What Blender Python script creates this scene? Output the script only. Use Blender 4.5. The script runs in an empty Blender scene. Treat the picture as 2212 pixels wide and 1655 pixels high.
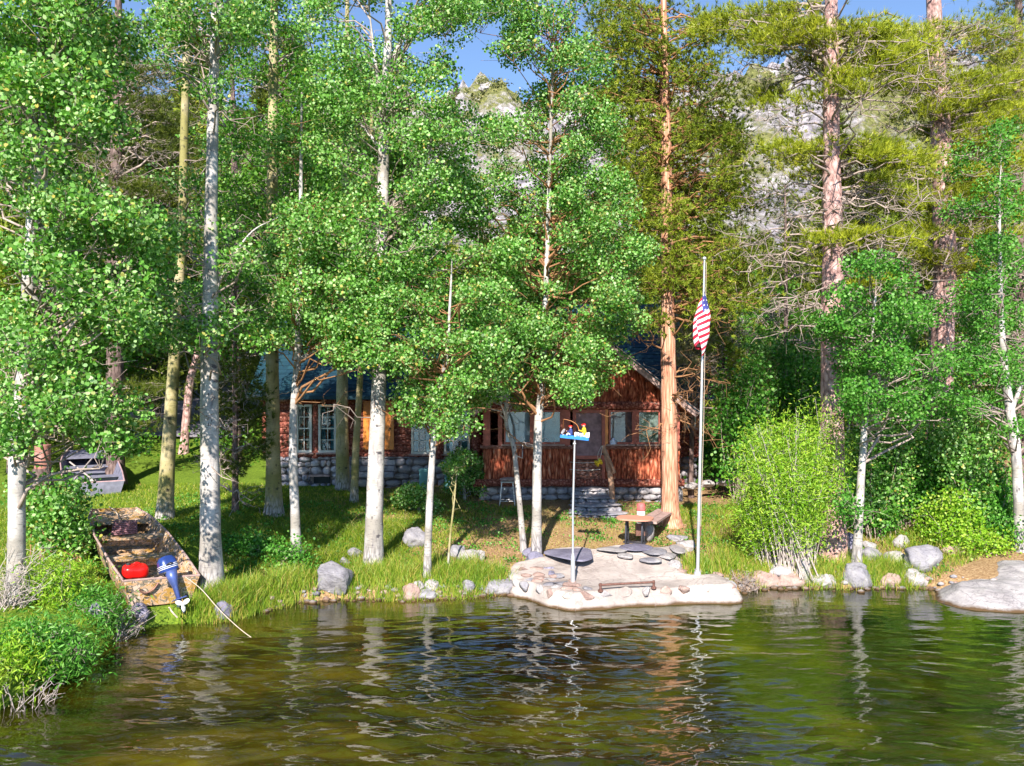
import bpy, bmesh, math, random
import numpy as np
from mathutils import Vector, Matrix, noise as mnoise
R = math.radians
scene = bpy.context.scene
COL = scene.collection
rng = np.random.default_rng(7)
random.seed(7)

# ------------------------------------------------------------------ camera, sky, sun, exposure
CAMZ = 4.1
FPX = 1736.0           # focal length in pixels of a 2211 x 1655 picture
cam_d = bpy.data.cameras.new('camera'); cam = bpy.data.objects.new('camera', cam_d); COL.objects.link(cam)
cam.location = (0, 0, CAMZ); cam.rotation_euler = (R(90), 0, 0)
cam_d.sensor_width = 36; cam_d.lens = 36*FPX/2211.0
cam_d.clip_start = 0.1; cam_d.clip_end = 2000
scene.camera = cam
SUN_EL, SUN_AZ = 35.0, 10.0      # elevation; the light travels +Y and a little +X
w = bpy.data.worlds.new("World"); scene.world = w; w.use_nodes = True
nt = w.node_tree; nt.nodes.clear()
sky = nt.nodes.new('ShaderNodeTexSky'); sky.sky_type = 'NISHITA'; sky.sun_disc = False
sky.sun_elevation = R(SUN_EL); sky.sun_rotation = R(180+SUN_AZ); sky.altitude = 2400
sky.air_density = 1.0; sky.dust_density = 0.2; sky.ozone_density = 3.0
bg = nt.nodes.new('ShaderNodeBackground'); bg.inputs[1].default_value = 0.12
out = nt.nodes.new('ShaderNodeOutputWorld')
nt.links.new(sky.outputs[0], bg.inputs[0]); nt.links.new(bg.outputs[0], out.inputs[0])
sd = bpy.data.lights.new('sun', 'SUN'); sd.energy = 5.0; sd.angle = R(0.5); sd.color = (1.0, 0.92, 0.80)
sun = bpy.data.objects.new('sun', sd); COL.objects.link(sun)
ldir = Vector((math.cos(R(SUN_EL))*math.sin(R(SUN_AZ)), math.cos(R(SUN_EL))*math.cos(R(SUN_AZ)), -math.sin(R(SUN_EL))))
sun.rotation_euler = ldir.to_track_quat('-Z', 'Y').to_euler()
sun.location = (-5, -20, 30)
vs = scene.view_settings
scene.display_settings.display_device = 'sRGB'
vs.view_transform = 'Standard'; vs.look = 'None'; vs.exposure = 1.08; vs.gamma = 1.0; vs.use_curve_mapping = False
cy = scene.cycles
cy.max_bounces = 5; cy.diffuse_bounces = 3; cy.glossy_bounces = 3; cy.transmission_bounces = 3; cy.transparent_max_bounces = 8
cy.caustics_reflective = False; cy.caustics_refractive = False
cy.sample_clamp_indirect = 6

# ------------------------------------------------------------------ helpers
def wx(px, Y): return (px-1105.5)/FPX*Y
def wz(py, Y): return CAMZ-(py-827.5)/FPX*Y
def at(px, py, Y): return np.array([wx(px, Y), Y, wz(py, Y)])

def tag(o, label=None, cat=None, group=None, kind=None):
    if label: o['label'] = label
    if cat: o['category'] = cat
    if group: o['group'] = group
    if kind: o['kind'] = kind
    return o
ORG = {}
def empty(name, loc, label, cat, group=None):
    o = bpy.data.objects.new(name, None); COL.objects.link(o)
    o.location = loc; o.empty_display_size = .3
    ORG[o.name] = np.array(loc, float)
    return tag(o, label, cat, group)

class MB:
    def __init__(s): s.V = []; s.F = []; s.n = 0
    def add(s, V, F, mat=0, rnd=None):
        V = np.asarray(V, np.float32).reshape(-1, 3)
        if isinstance(F, np.ndarray): groups = [F]
        else:
            d = {}
            for f in F: d.setdefault(len(f), []).append(f)
            groups = [np.array(v) for v in d.values()]
        for g in groups:
            if len(g) == 0: continue
            r = rng.random(len(g)) if rnd is None else (np.full(len(g), rnd) if np.isscalar(rnd) else np.asarray(rnd))
            s.F.append((g+s.n, mat, r[:len(g)]))
        s.V.append(V); s.n += len(V)
        return s
    def build(s, name, mats, parent=None, smooth=False, loc=None):
        if not isinstance(mats, (list, tuple)): mats = [mats]
        V = np.concatenate(s.V) if s.V else np.zeros((0, 3), np.float32)
        org = np.zeros(3)
        if parent is not None: org = ORG[parent.name]
        elif loc is not None: org = np.array(loc, float)
        V = V - org.astype(np.float32)
        me = bpy.data.meshes.new(name)
        me.vertices.add(len(V)); me.vertices.foreach_set('co', V.astype(np.float32).ravel())
        idx = np.concatenate([g.ravel() for g, _, _ in s.F]).astype(np.int32)
        tot = np.concatenate([np.full(len(g), g.shape[1]) for g, _, _ in s.F]).astype(np.int32)
        mat = np.concatenate([np.full(len(g), m) for g, m, _ in s.F]).astype(np.int32)
        rnd = np.concatenate([r for _, _, r in s.F]).astype(np.float32)
        st = np.concatenate([[0], np.cumsum(tot)[:-1]]).astype(np.int32)
        me.loops.add(len(idx)); me.loops.foreach_set('vertex_index', idx)
        me.polygons.add(len(tot)); me.polygons.foreach_set('loop_start', st); me.polygons.foreach_set('loop_total', tot)
        for m in mats: me.materials.append(m)
        me.polygons.foreach_set('material_index', mat)
        me.polygons.foreach_set('use_smooth', np.full(len(tot), bool(smooth)))
        me.update(calc_edges=True)
        a = me.attributes.new('rnd', 'FLOAT', 'FACE'); a.data.foreach_set('value', rnd)
        o = bpy.data.objects.new(name, me); COL.objects.link(o)
        if parent is not None:
            o.parent = parent
            ORG[o.name] = org
            if parent.type != 'EMPTY': o.location = (0, 0, 0)
        elif loc is not None: o.location = loc; ORG[o.name] = org
        else: ORG[o.name] = org
        return o

def rotm(rx=0, ry=0, rz=0):
    return np.array((Matrix.Rotation(rz, 3, 'Z') @ Matrix.Rotation(ry, 3, 'Y') @ Matrix.Rotation(rx, 3, 'X')))
BOXF = np.array([[0,3,2,1],[4,5,6,7],[0,1,5,4],[1,2,6,5],[2,3,7,6],[3,0,4,7]])
def box(mb, c, s, rot=None, mat=0, rnd=None, taper=1.0):
    h = np.array(s)/2.0
    V = np.array([[-1,-1,-1],[1,-1,-1],[1,1,-1],[-1,1,-1],[-1,-1,1],[1,-1,1],[1,1,1],[-1,1,1]], float)*h
    V[4:, :2] *= taper
    if rot is not None: V = V @ np.asarray(rot).T
    mb.add(V+np.array(c), BOXF, mat, rnd if rnd is not None else float(rng.random()))
def beam(mb, a, b, wd, hd, mat=0, rnd=None, up=(0, 0, 1)):
    a = np.array(a, float); b = np.array(b, float); d = b-a; L = np.linalg.norm(d); d /= L
    u = np.array(up, float)
    if abs(d@u) > .95: u = np.array([0, 1., 0])
    s_ = np.cross(d, u); s_ /= np.linalg.norm(s_); u = np.cross(s_, d)
    box(mb, (a+b)/2, (wd, L, hd), np.stack([s_, d, u], 1), mat, rnd)
def catmull(P, k):
    P = np.asarray(P, float)
    if len(P) < 3 or k <= 1: return P
    Q = np.vstack([2*P[0]-P[1], P, 2*P[-1]-P[-2]]); o_ = []
    for i in range(1, len(Q)-2):
        p0, p1, p2, p3 = Q[i-1], Q[i], Q[i+1], Q[i+2]
        for t in np.arange(k)/k:
            o_.append(.5*((2*p1)+(-p0+p2)*t+(2*p0-5*p1+4*p2-p3)*t*t+(-p0+3*p1-3*p2+p3)*t**3))
    o_.append(P[-1]); return np.array(o_)
def tube(mb, P, rad, n=8, mat=0, rnd=None, cap=True, jit=0.0, closed=False):
    P = np.asarray(P, float); m = len(P)
    rad = np.broadcast_to(np.asarray(rad, float), (m,))
    T = np.gradient(P, axis=0); T /= (np.linalg.norm(T, axis=1)[:, None]+1e-9)
    u = np.array([1., 0, 0]) if abs(T[0][0]) < .8 else np.array([0, 1., 0])
    U = np.empty((m, 3)); 
    for i in range(m):
        u = u-T[i]*(u@T[i]); u /= np.linalg.norm(u)+1e-9; U[i] = u
    B = np.cross(T, U)
    a = np.arange(n)*2*np.pi/n
    rr = rad[:, None]*(1+jit*rng.standard_normal((m, n)))
    V = P[:, None, :]+rr[..., None]*(np.cos(a)[None, :, None]*U[:, None, :]+np.sin(a)[None, :, None]*B[:, None, :])
    i = np.arange(m-1)[:, None]; j = np.arange(n)[None, :]; j2 = (j+1) % n
    F = np.stack([i*n+j, i*n+j2, (i+1)*n+j2, (i+1)*n+j], -1).reshape(-1, 4)
    r = float(rng.random()) if rnd is None else rnd
    mb.add(V.reshape(-1, 3), F, mat, r)
    if cap:
        mb.add(V[0], np.array([list(range(n))[::-1]]), mat, r); mb.add(V[-1], np.array([list(range(n))]), mat, r)
def lathe(mb, c, prof, n=16, mat=0, axis=None, rnd=None):
    c = np.array(c, float); prof = np.array(prof, float)
    a = np.arange(n)*2*np.pi/n
    V = np.stack([prof[:, 0][:, None]*np.cos(a), prof[:, 0][:, None]*np.sin(a), np.repeat(prof[:, 1][:, None], n, 1)], -1)
    if axis is not None: V = V @ np.asarray(axis).T
    m = len(prof); i = np.arange(m-1)[:, None]; j = np.arange(n)[None, :]; j2 = (j+1) % n
    F = np.stack([i*n+j, i*n+j2, (i+1)*n+j2, (i+1)*n+j], -1).reshape(-1, 4)
    r = float(rng.random()) if rnd is None else rnd
    V = V.reshape(-1, 3)+c
    mb.add(V, F, mat, r)
    mb.add(V[:n], np.array([list(range(n))[::-1]]), mat, r); mb.add(V[-n:], np.array([list(range(n))]), mat, r)
_ico = {}
def ico(k):
    if k not in _ico:
        bm = bmesh.new(); bmesh.ops.create_icosphere(bm, subdivisions=k, radius=1)
        _ico[k] = (np.array([v.co[:] for v in bm.verts]), np.array([[v.index for v in f.verts] for f in bm.faces])); bm.free()
    return _ico[k]
def ball(mb, c, r, mat=0, k=3, rot=None, rnd=None):
    V, F = ico(k); V = V*np.array(r)
    if rot is not None: V = V @ np.asarray(rot).T
    mb.add(V+np.array(c), F, mat, float(rng.random()) if rnd is None else rnd)
def rockV(size, k=3, cuts=9, rough=.05, seed=0, flat=.62):
    g = np.random.default_rng(seed); V, F = ico(k); V = V.copy()
    for _ in range(cuts):
        n_ = g.standard_normal(3); n_ /= np.linalg.norm(n_); d = g.uniform(flat, .92)
        s_ = np.maximum(0, V@n_-d); V -= s_[:, None]*n_*.96
    off = g.uniform(0, 50, 3)
    nz = np.array([mnoise.fractal(Vector(v*2.2+off), 1.0, 2.0, 3) for v in V])
    V *= (1+rough*nz*2)[:, None]
    return V*np.array(size), F

# ------------------------------------------------------------------ shoreline and terrain
SHP = [(-60,1560),(0,1535),(80,1490),(150,1435),(230,1385),(300,1360),(360,1350),(430,1345),(500,1340),(560,1322),(640,1302),(700,1296),
       (790,1293),(870,1298),(1000,1291),(1090,1284),(1160,1290),(1290,1290),(1400,1288),(1570,1281),(1650,1271),(1760,1269),(1840,1273),
       (1900,1270),(2000,1270),(2060,1282),(2120,1288),(2211,1288)]
_sy = np.array([CAMZ*FPX/(p[1]-827.5) for p in SHP]); _sx = np.array([wx(p[0], y) for p, y in zip(SHP, _sy)])
_sx = np.concatenate([[-60, -12], _sx, [14, 60]]); _sy = np.concatenate([[2, 7.5], _sy, [15, 13]])
def shore(x): return np.interp(x, _sx, _sy)
_hd = [-30,-8,-3,-.5,0,.12,.3,1,4,7,10,15,20,30,45,70]
_hz = [-2.5,-1.8,-1.1,-.35,-.03,.16,.26,.38,.66,.8,.9,1.35,2.1,3.3,6.5,18]
def vnoise(x, y, s=1.0, seed=0):
    # cheap smooth value noise
    g = np.random.default_rng(seed); T = g.random((64, 64))
    X = np.asarray(x)*s+31.7; Y_ = np.asarray(y)*s+17.3
    i = np.floor(X).astype(int); j = np.floor(Y_).astype(int); fx = X-i; fy = Y_-j
    fx = fx*fx*(3-2*fx); fy = fy*fy*(3-2*fy)
    a = T[i % 64, j % 64]; b = T[(i+1) % 64, j % 64]; c = T[i % 64, (j+1) % 64]; d = T[(i+1) % 64, (j+1) % 64]
    return (a*(1-fx)+b*fx)*(1-fy)+(c*(1-fx)+d*fx)*fy-.5
def in_poly(P, X, Y):
    c = np.zeros(X.shape, bool); j = len(P)-1
    for i in range(len(P)):
        xi, yi = P[i]; xj, yj = P[j]
        c ^= ((yi > Y) != (yj > Y)) & (X < (xj-xi)*(Y-yi)/(yj-yi+1e-12)+xi); j = i
    return c
def edge_dist(P, X, Y):
    d = np.full(X.shape, 1e9)
    for i in range(len(P)):
        a = P[i-1]; b = P[i]; ab = b-a; t = np.clip(((X-a[0])*ab[0]+(Y-a[1])*ab[1])/(ab@ab+1e-12), 0, 1)
        d = np.minimum(d, np.hypot(X-a[0]-t*ab[0], Y-a[1]-t*ab[1]))
    return d
pt_px = [(1091,1228),(1108,1212),(1140,1207),(1172,1196),(1188,1180),(1240,1176),(1290,1180),(1330,1176),(1390,1180),(1440,1174),(1490,1170),(1488,1190),(1462,1205),(1470,1222),(1500,1238),(1562,1240),(1592,1262),(1572,1276),(1500,1279),(1400,1283),(1330,1286),(1290,1290),(1235,1291),(1180,1284),(1140,1272),(1108,1256)]
ZP = .30
def px_plane(px, py, z): Y = (CAMZ-z)*FPX/(py-827.5); return np.array([wx(px, Y), Y, z])
# top outline is read on the plane of the slab: the front edge sits a little above the water line in the picture
def slab_z(py): return ZP+max(0., min(.30, (1243-py)/70*.30))        # the patio climbs gently away from the lake
def slab_top(Y): return ZP+np.clip((np.asarray(Y)-15.6)*.158, 0, .36)
top = []
for i, (a, b_) in enumerate(pt_px):
    bb_ = b_-9 if b_ > 1262 else b_
    top.append(px_plane(a, bb_, slab_z(bb_))[:2])
top = np.array(top)
top_poly = top
def hgt(x, y):
    x = np.asarray(x, float); y = np.asarray(y, float)
    d = y-np.clip(shore(x), 9.5, 99)*1.0
    d = np.where(x < -5.2, np.minimum(d, (y-shore(x))), d)
    h = np.interp(y-shore(x), _hd, _hz)
    # the left bank lies nearer: level it out with the rest of the lawn
    hb = np.interp(y-15.2, _hd, _hz)
    h = np.where((y > shore(x)+.3) & (x < -4), np.maximum(np.minimum(h, .55+.03*(y-8)), np.minimum(hb, h)), h)
    h = np.where((y > 24) & (x < -4), hb, h)
    n_ = vnoise(x, y, .45, 1)*.16+vnoise(x, y, 1.7, 2)*.05
    h = h+n_*np.clip((y-shore(x))/1.5, 0, 1)
    # the hollow the boat lies in
    bx, by, bz = -5.998, 13.8, .75; ex, ey, ez = -8.655, 17.5, 1.37
    dx, dy = ex-bx, ey-by; L2 = dx*dx+dy*dy
    s_ = ((x-bx)*dx+(y-by)*dy)/L2; t_ = np.abs((x-bx)*dy-(y-by)*dx)/math.sqrt(L2)
    sc = np.clip(s_, 0, 1); lim = bz-.50+(ez-bz)*sc+np.maximum(0, t_-.62)*.9+np.maximum(0, -s_-.02)*3.0+np.maximum(0, s_-1)*3.0
    h = np.where(y > shore(x), np.minimum(h, np.maximum(lim, .12)), h)
    near = (x > -.8) & (x < 5.2) & (y > 13) & (y < 20)          # bed of the patio
    if np.any(near):
        dd = edge_dist(top_poly, x, y)*np.where(in_poly(top_poly, x, y), -1, 1)
        h = np.where(near, np.minimum(h, slab_top(y)-.14+np.maximum(0, dd+.05)*.75), h)
    return h
def gz(x, y): return float(hgt(x, y))
def ground_at(px, py):
    """point of the ground seen at this picture point"""
    Y = np.linspace(7, 60, 4000); x = wx(px, Y); z = wz(py, Y)
    k = np.argmax(hgt(x, Y) >= z); return np.array([x[k], Y[k], float(hgt(x[k], Y[k]))])

# ------------------------------------------------------------------ materials
def N(nt, t, **kw):
    n_ = nt.nodes.new(t)
    for k, v in kw.items():
        if hasattr(n_, k): setattr(n_, k, v)
    return n_
def mat_base(name, col=(.5,.5,.5), rough=.7, metal=0, spec=.5):
    m = bpy.data.materials.new(name); m.use_nodes = True
    b = m.node_tree.nodes['Principled BSDF']
    b.inputs['Base Color'].default_value = (*col, 1); b.inputs['Roughness'].default_value = rough
    b.inputs['Metallic'].default_value = metal; b.inputs['Specular IOR Level'].default_value = spec
    return m, m.node_tree, b
def ramp(nt, fac, stops, interp='LINEAR'):
    r = nt.nodes.new('ShaderNodeValToRGB'); r.color_ramp.interpolation = interp
    e = r.color_ramp.elements
    while len(e) < len(stops): e.new(.5)
    for el, (p, c) in zip(e, stops): el.position = p; el.color = (*c, 1)
    nt.links.new(fac, r.inputs[0]); return r.outputs[0]
def coords(nt, scale=(1,1,1), kind='Object', rot=(0,0,0)):
    tc = nt.nodes.new('ShaderNodeTexCoord'); mp = nt.nodes.new('ShaderNodeMapping')
    mp.inputs['Scale'].default_value = scale; mp.inputs['Rotation'].default_value = rot
    nt.links.new(tc.outputs[kind], mp.inputs[0]); return mp.outputs[0]
def noise(nt, vec, scale, detail=4, rough=.55, dist=0):
    n_ = nt.nodes.new('ShaderNodeTexNoise'); n_.inputs['Scale'].default_value = scale
    n_.inputs['Detail'].default_value = detail; n_.inputs['Roughness'].default_value = rough
    n_.inputs['Distortion'].default_value = dist
    nt.links.new(vec, n_.inputs['Vector']); return n_.outputs['Fac']
def voro(nt, vec, scale, feature='F1', out_='Distance'):
    n_ = nt.nodes.new('ShaderNodeTexVoronoi'); n_.feature = feature; n_.inputs['Scale'].default_value = scale
    nt.links.new(vec, n_.inputs['Vector']); return n_.outputs[out_]
def mixc(nt, fac, a, b, mode='MIX'):
    m = nt.nodes.new('ShaderNodeMix'); m.data_type = 'RGBA'; m.blend_type = mode
    for s_, v in ((m.inputs[0], fac), (m.inputs[6], a), (m.inputs[7], b)):
        if hasattr(v, 'is_linked') or hasattr(v, 'links'): nt.links.new(v, s_)
        elif isinstance(v, (int, float)): s_.default_value = v
        else: s_.default_value = (*v, 1)
    return m.outputs[2]
def mth(nt, op, a, b=None):
    m = nt.nodes.new('ShaderNodeMath'); m.operation = op
    for s_, v in ((m.inputs[0], a), (m.inputs[1], b)):
        if v is None: continue
        if hasattr(v, 'links'): nt.links.new(v, s_)
        else: s_.default_value = v
    return m.outputs[0]
def bump(nt, b, h, strength=.5, dist=.02):
    n_ = nt.nodes.new('ShaderNodeBump'); n_.inputs['Strength'].default_value = strength; n_.inputs['Distance'].default_value = dist
    nt.links.new(h, n_.inputs['Height']); nt.links.new(n_.outputs[0], b.inputs['Normal'])
def rndattr(nt):
    a = nt.nodes.new('ShaderNodeAttribute'); a.attribute_name = 'rnd'; return a.outputs['Fac']
def simple(name, col, rough=.6, metal=0, var=.25, scale=8, bmp=.2):
    m, nt, b = mat_base(name, col, rough, metal)
    n_ = noise(nt, coords(nt), scale, 5)
    lo = tuple(c*(1-var) for c in col); hi = tuple(min(1, c*(1+var)) for c in col)
    nt.links.new(ramp(nt, n_, [(.3, lo), (.7, hi)]), b.inputs['Base Color'])
    if bmp: bump(nt, b, n_, bmp, .01)
    return m
def leafmat(name, stops, transl=.35, rough=.45, spec=.35):
    m = bpy.data.materials.new(name); m.use_nodes = True; nt = m.node_tree
    b = nt.nodes['Principled BSDF']; b.inputs['Roughness'].default_value = rough; b.inputs['Specular IOR Level'].default_value = spec
    c = ramp(nt, rndattr(nt), stops)
    big = noise(nt, coords(nt), .9, 2)
    c = mixc(nt, 1.0, c, ramp(nt, big, [(.3, (.8,.86,.7)), (.7, (1.12,1.06,1.1))]), 'MULTIPLY')
    nt.links.new(c, b.inputs['Base Color'])
    t = nt.nodes.new('ShaderNodeBsdfTranslucent'); tc = mixc(nt, 1.0, c, (1.25,1.2,.5), 'MULTIPLY'); nt.links.new(tc, t.inputs[0])
    mx = nt.nodes.new('ShaderNodeMixShader'); mx.inputs[0].default_value = transl
    nt.links.new(b.outputs[0], mx.inputs[1]); nt.links.new(t.outputs[0], mx.inputs[2])
    nt.links.new(mx.outputs[0], nt.nodes['Material Output'].inputs[0])
    return m
M = {}
M['leaf_aspen'] = leafmat('aspen_leaves', [(0,(.03,.11,.010)),(.3,(.10,.30,.030)),(.70,(.26,.52,.13)),(.90,(.46,.68,.34)),(1,(.52,.44,.08))], .35)  # palest green stop puts leaf highlights into the colour
M['leaf_aspen_far'] = leafmat('aspen_leaves_far', [(0,(.05,.17,.015)),(.5,(.11,.30,.03)),(1,(.22,.42,.06))], .35)
M['leaf_shrub'] = leafmat('shrub_leaves', [(0,(.035,.15,.015)),(.5,(.085,.29,.03)),(.9,(.17,.42,.07)),(1,(.3,.5,.16))], .35)
M['leaf_willow'] = leafmat('willow_leaves', [(0,(.12,.30,.012)),(.5,(.27,.50,.03)),(1,(.50,.64,.10))], .35)
M['needle'] = leafmat('pine_needles', [(0,(.13,.18,.008)),(.5,(.28,.34,.012)),(1,(.48,.50,.04))], .15, .5)
M['needle_cedar'] = leafmat('cedar_sprays', [(0,(.09,.14,.01)),(.5,(.20,.28,.018)),(.9,(.36,.42,.04)),(1,(.46,.28,.09))], .15, .55)
M['needle_dark'] = leafmat('fir_needles', [(0,(.04,.065,.008)),(.5,(.09,.13,.012)),(1,(.2,.24,.025))], .15, .55)
M['grass'] = leafmat('grass_blades', [(0,(.06,.13,.01)),(.5,(.17,.29,.015)),(.8,(.34,.42,.03)),(1,(.5,.40,.13))], .35)
M['reed'] = leafmat('shore_grass', [(0,(.10,.20,.015)),(.5,(.23,.38,.03)),(.8,(.40,.46,.07)),(1,(.55,.36,.13))], .35)
M['drygrass'] = leafmat('dry_grass', [(0,(.25,.2,.05)),(.5,(.42,.33,.11)),(.8,(.5,.42,.2)),(1,(.25,.32,.05))], .3)
M['litter'] = leafmat('leaf_litter', [(0,(.14,.07,.03)),(.5,(.32,.17,.09)),(1,(.5,.36,.22))], .0)
M['sage'] = leafmat('sage_twigs', [(0,(.25,.2,.12)),(.5,(.38,.38,.16)),(1,(.5,.36,.28))], .2)
M['twig'] = simple('bare_twigs', (.34,.27,.24), .8, 0, .35, 6, 0)
M['twig_red'] = simple('red_brown_twigs', (.30,.15,.07), .8, 0, .35, 6, 0)

def bark_aspen(name, c1, c2, dark):
    m, nt, b = mat_base(name, c1, .75, 0, .3)
    base = ramp(nt, noise(nt, coords(nt), 1.6, 4), [(.42, c2), (.58, c1)])
    lent = noise(nt, coords(nt, (7, 7, 60)), 1.0, 3, .6)                     # thin horizontal marks
    base = mixc(nt, ramp(nt, lent, [(.58,(0,0,0)),(.68,(.7,.7,.7))]), base, dark)
    eye = voro(nt, coords(nt, (2.2, 2.2, 3.4)), 1.0)                        # branch scars
    base = mixc(nt, ramp(nt, mth(nt, 'ADD', eye, mth(nt, 'MULTIPLY', noise(nt, coords(nt, (1,1,2.2)), 9, 4, .7), .42)), [(.30,(.95,.95,.95)),(.37,(0,0,0))]), base, dark)
    e2 = voro(nt, coords(nt, (9.0, 9.0, 5.0)), 1.0)  # smaller dark marks, partly dappled leaf shade put into the bark
    base = mixc(nt, ramp(nt, mth(nt, 'ADD', e2, mth(nt, 'MULTIPLY', noise(nt, coords(nt), 24, 4, .7), .36)), [(.29,(.8,.8,.8)),(.37,(0,0,0))]), base, dark)
    gr = noise(nt, coords(nt, (5, 5, 1.2)), 1.2, 6, .7)
    base = mixc(nt, ramp(nt, gr, [(.53,(0,0,0)),(.68,(.75,.75,.75))]), base, tuple(x*2.2 for x in dark))
    sep = nt.nodes.new('ShaderNodeSeparateXYZ'); nt.links.new(coords(nt), sep.inputs[0])          # furrowed grey bark round the foot
    fur = voro(nt, coords(nt, (16, 16, 4)), 1.0, 'DISTANCE_TO_EDGE')
    rough_ = ramp(nt, mth(nt, 'ADD', fur, mth(nt, 'MULTIPLY', gr, .3)), [(.14, tuple(x*1.2 for x in dark)), (.34, (.44,.41,.42))])
    low = ramp(nt, mth(nt, 'ADD', mth(nt, 'MULTIPLY', sep.outputs[2], 1.15), mth(nt, 'MULTIPLY', noise(nt, coords(nt, (3,3,1.5)), 1.5, 4), .7)), [(.55,(.9,.9,.9)),(.95,(0,0,0))])
    base = mixc(nt, low, base, rough_)
    nt.links.new(base, b.inputs['Base Color'])
    bump(nt, b, mth(nt, 'ADD', lent, gr), .35, .012); return m
M['bark_white'] = bark_aspen('aspen_bark', (.56,.53,.52), (.30,.275,.25), (.05,.045,.055))
M['bark_olive_shaded'] = bark_aspen('aspen_bark_olive_shaded', (.44,.37,.22), (.26,.235,.085), (.06,.055,.035))  # olive tint puts the shade on partly shaded trunks into the bark colour
def bark_rough(name, stops, sc, stretch, bs=.9):
    m, nt, b = mat_base(name, (.4,.3,.2), .85, 0, .2)
    v = coords(nt, (sc, sc, sc*stretch))
    cr = voro(nt, v, 1.0, 'DISTANCE_TO_EDGE'); n_ = noise(nt, v, 2.2, 5, .65)
    k = mth(nt, 'ADD', mth(nt, 'MULTIPLY', cr, .9), mth(nt, 'MULTIPLY', n_, .7))
    nt.links.new(ramp(nt, k, stops), b.inputs['Base Color']); bump(nt, b, k, bs, .03); return m
M['bark_pine'] = bark_rough('pine_bark', [(.25,(.14,.075,.07)),(.45,(.44,.27,.25)),(.7,(.66,.47,.45))], 7, .45)
M['bark_cedar'] = bark_rough('cedar_bark', [(.22,(.15,.055,.035)),(.42,(.52,.25,.16)),(.72,(.74,.46,.34))], 16, .08)
M['bark_dark'] = bark_rough('fir_bark', [(.25,(.05,.03,.03)),(.5,(.17,.12,.11)),(.8,(.28,.2,.19))], 9, .3)
M['bark_slab'] = bark_rough('bark_slab_siding', [(.26,(.05,.012,.008)),(.42,(.32,.075,.04)),(.62,(.56,.19,.10)),(.85,(.70,.40,.30))], 11, .26, 1.0)
M['log'] = bark_rough('bark_log', [(.24,(.03,.010,.008)),(.45,(.25,.07,.05)),(.8,(.52,.26,.20))], 10, 1.0, 1.0)
M['beam'] = bark_rough('weathered_beam', [(.2,(.09,.03,.02)),(.5,(.27,.12,.09)),(.8,(.45,.27,.24))], 8, 1.5, .6)

def m_ground():
    m, nt, b = mat_base('ground_soil', (.3,.25,.1), .95, 0, .1)
    v = coords(nt)
    n1 = noise(nt, v, .5, 4); n2 = noise(nt, v, 3, 6, .65); n3 = noise(nt, v, 22, 4, .7)
    green = ramp(nt, n3, [(.35,(.06,.12,.015)),(.65,(.20,.29,.03))])
    soil = ramp(nt, n3, [(.3,(.16,.09,.045)),(.5,(.33,.21,.11)),(.7,(.52,.37,.21))])
    sep = nt.nodes.new('ShaderNodeSeparateXYZ'); nt.links.new(v, sep.inputs[0])
    # lawn on the left, dry grass and needles on the right
    side = mth(nt, 'MULTIPLY', mth(nt, 'ADD', sep.outputs[0], 1.6), .35)
    f = mth(nt, 'ADD', mth(nt, 'ADD', mth(nt, 'MULTIPLY', n1, 1.6), mth(nt, 'MULTIPLY', n2, .8)), mth(nt, 'MULTIPLY', side, .30))
    fac = ramp(nt, f, [(.9,(0,0,0)),(1.22,(1,1,1))]) 
    c = mixc(nt, fac, green, soil)
    nt.links.new(c, b.inputs['Base Color']); bump(nt, b, n3, .8, .04); return m
M['ground'] = m_ground()
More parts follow.
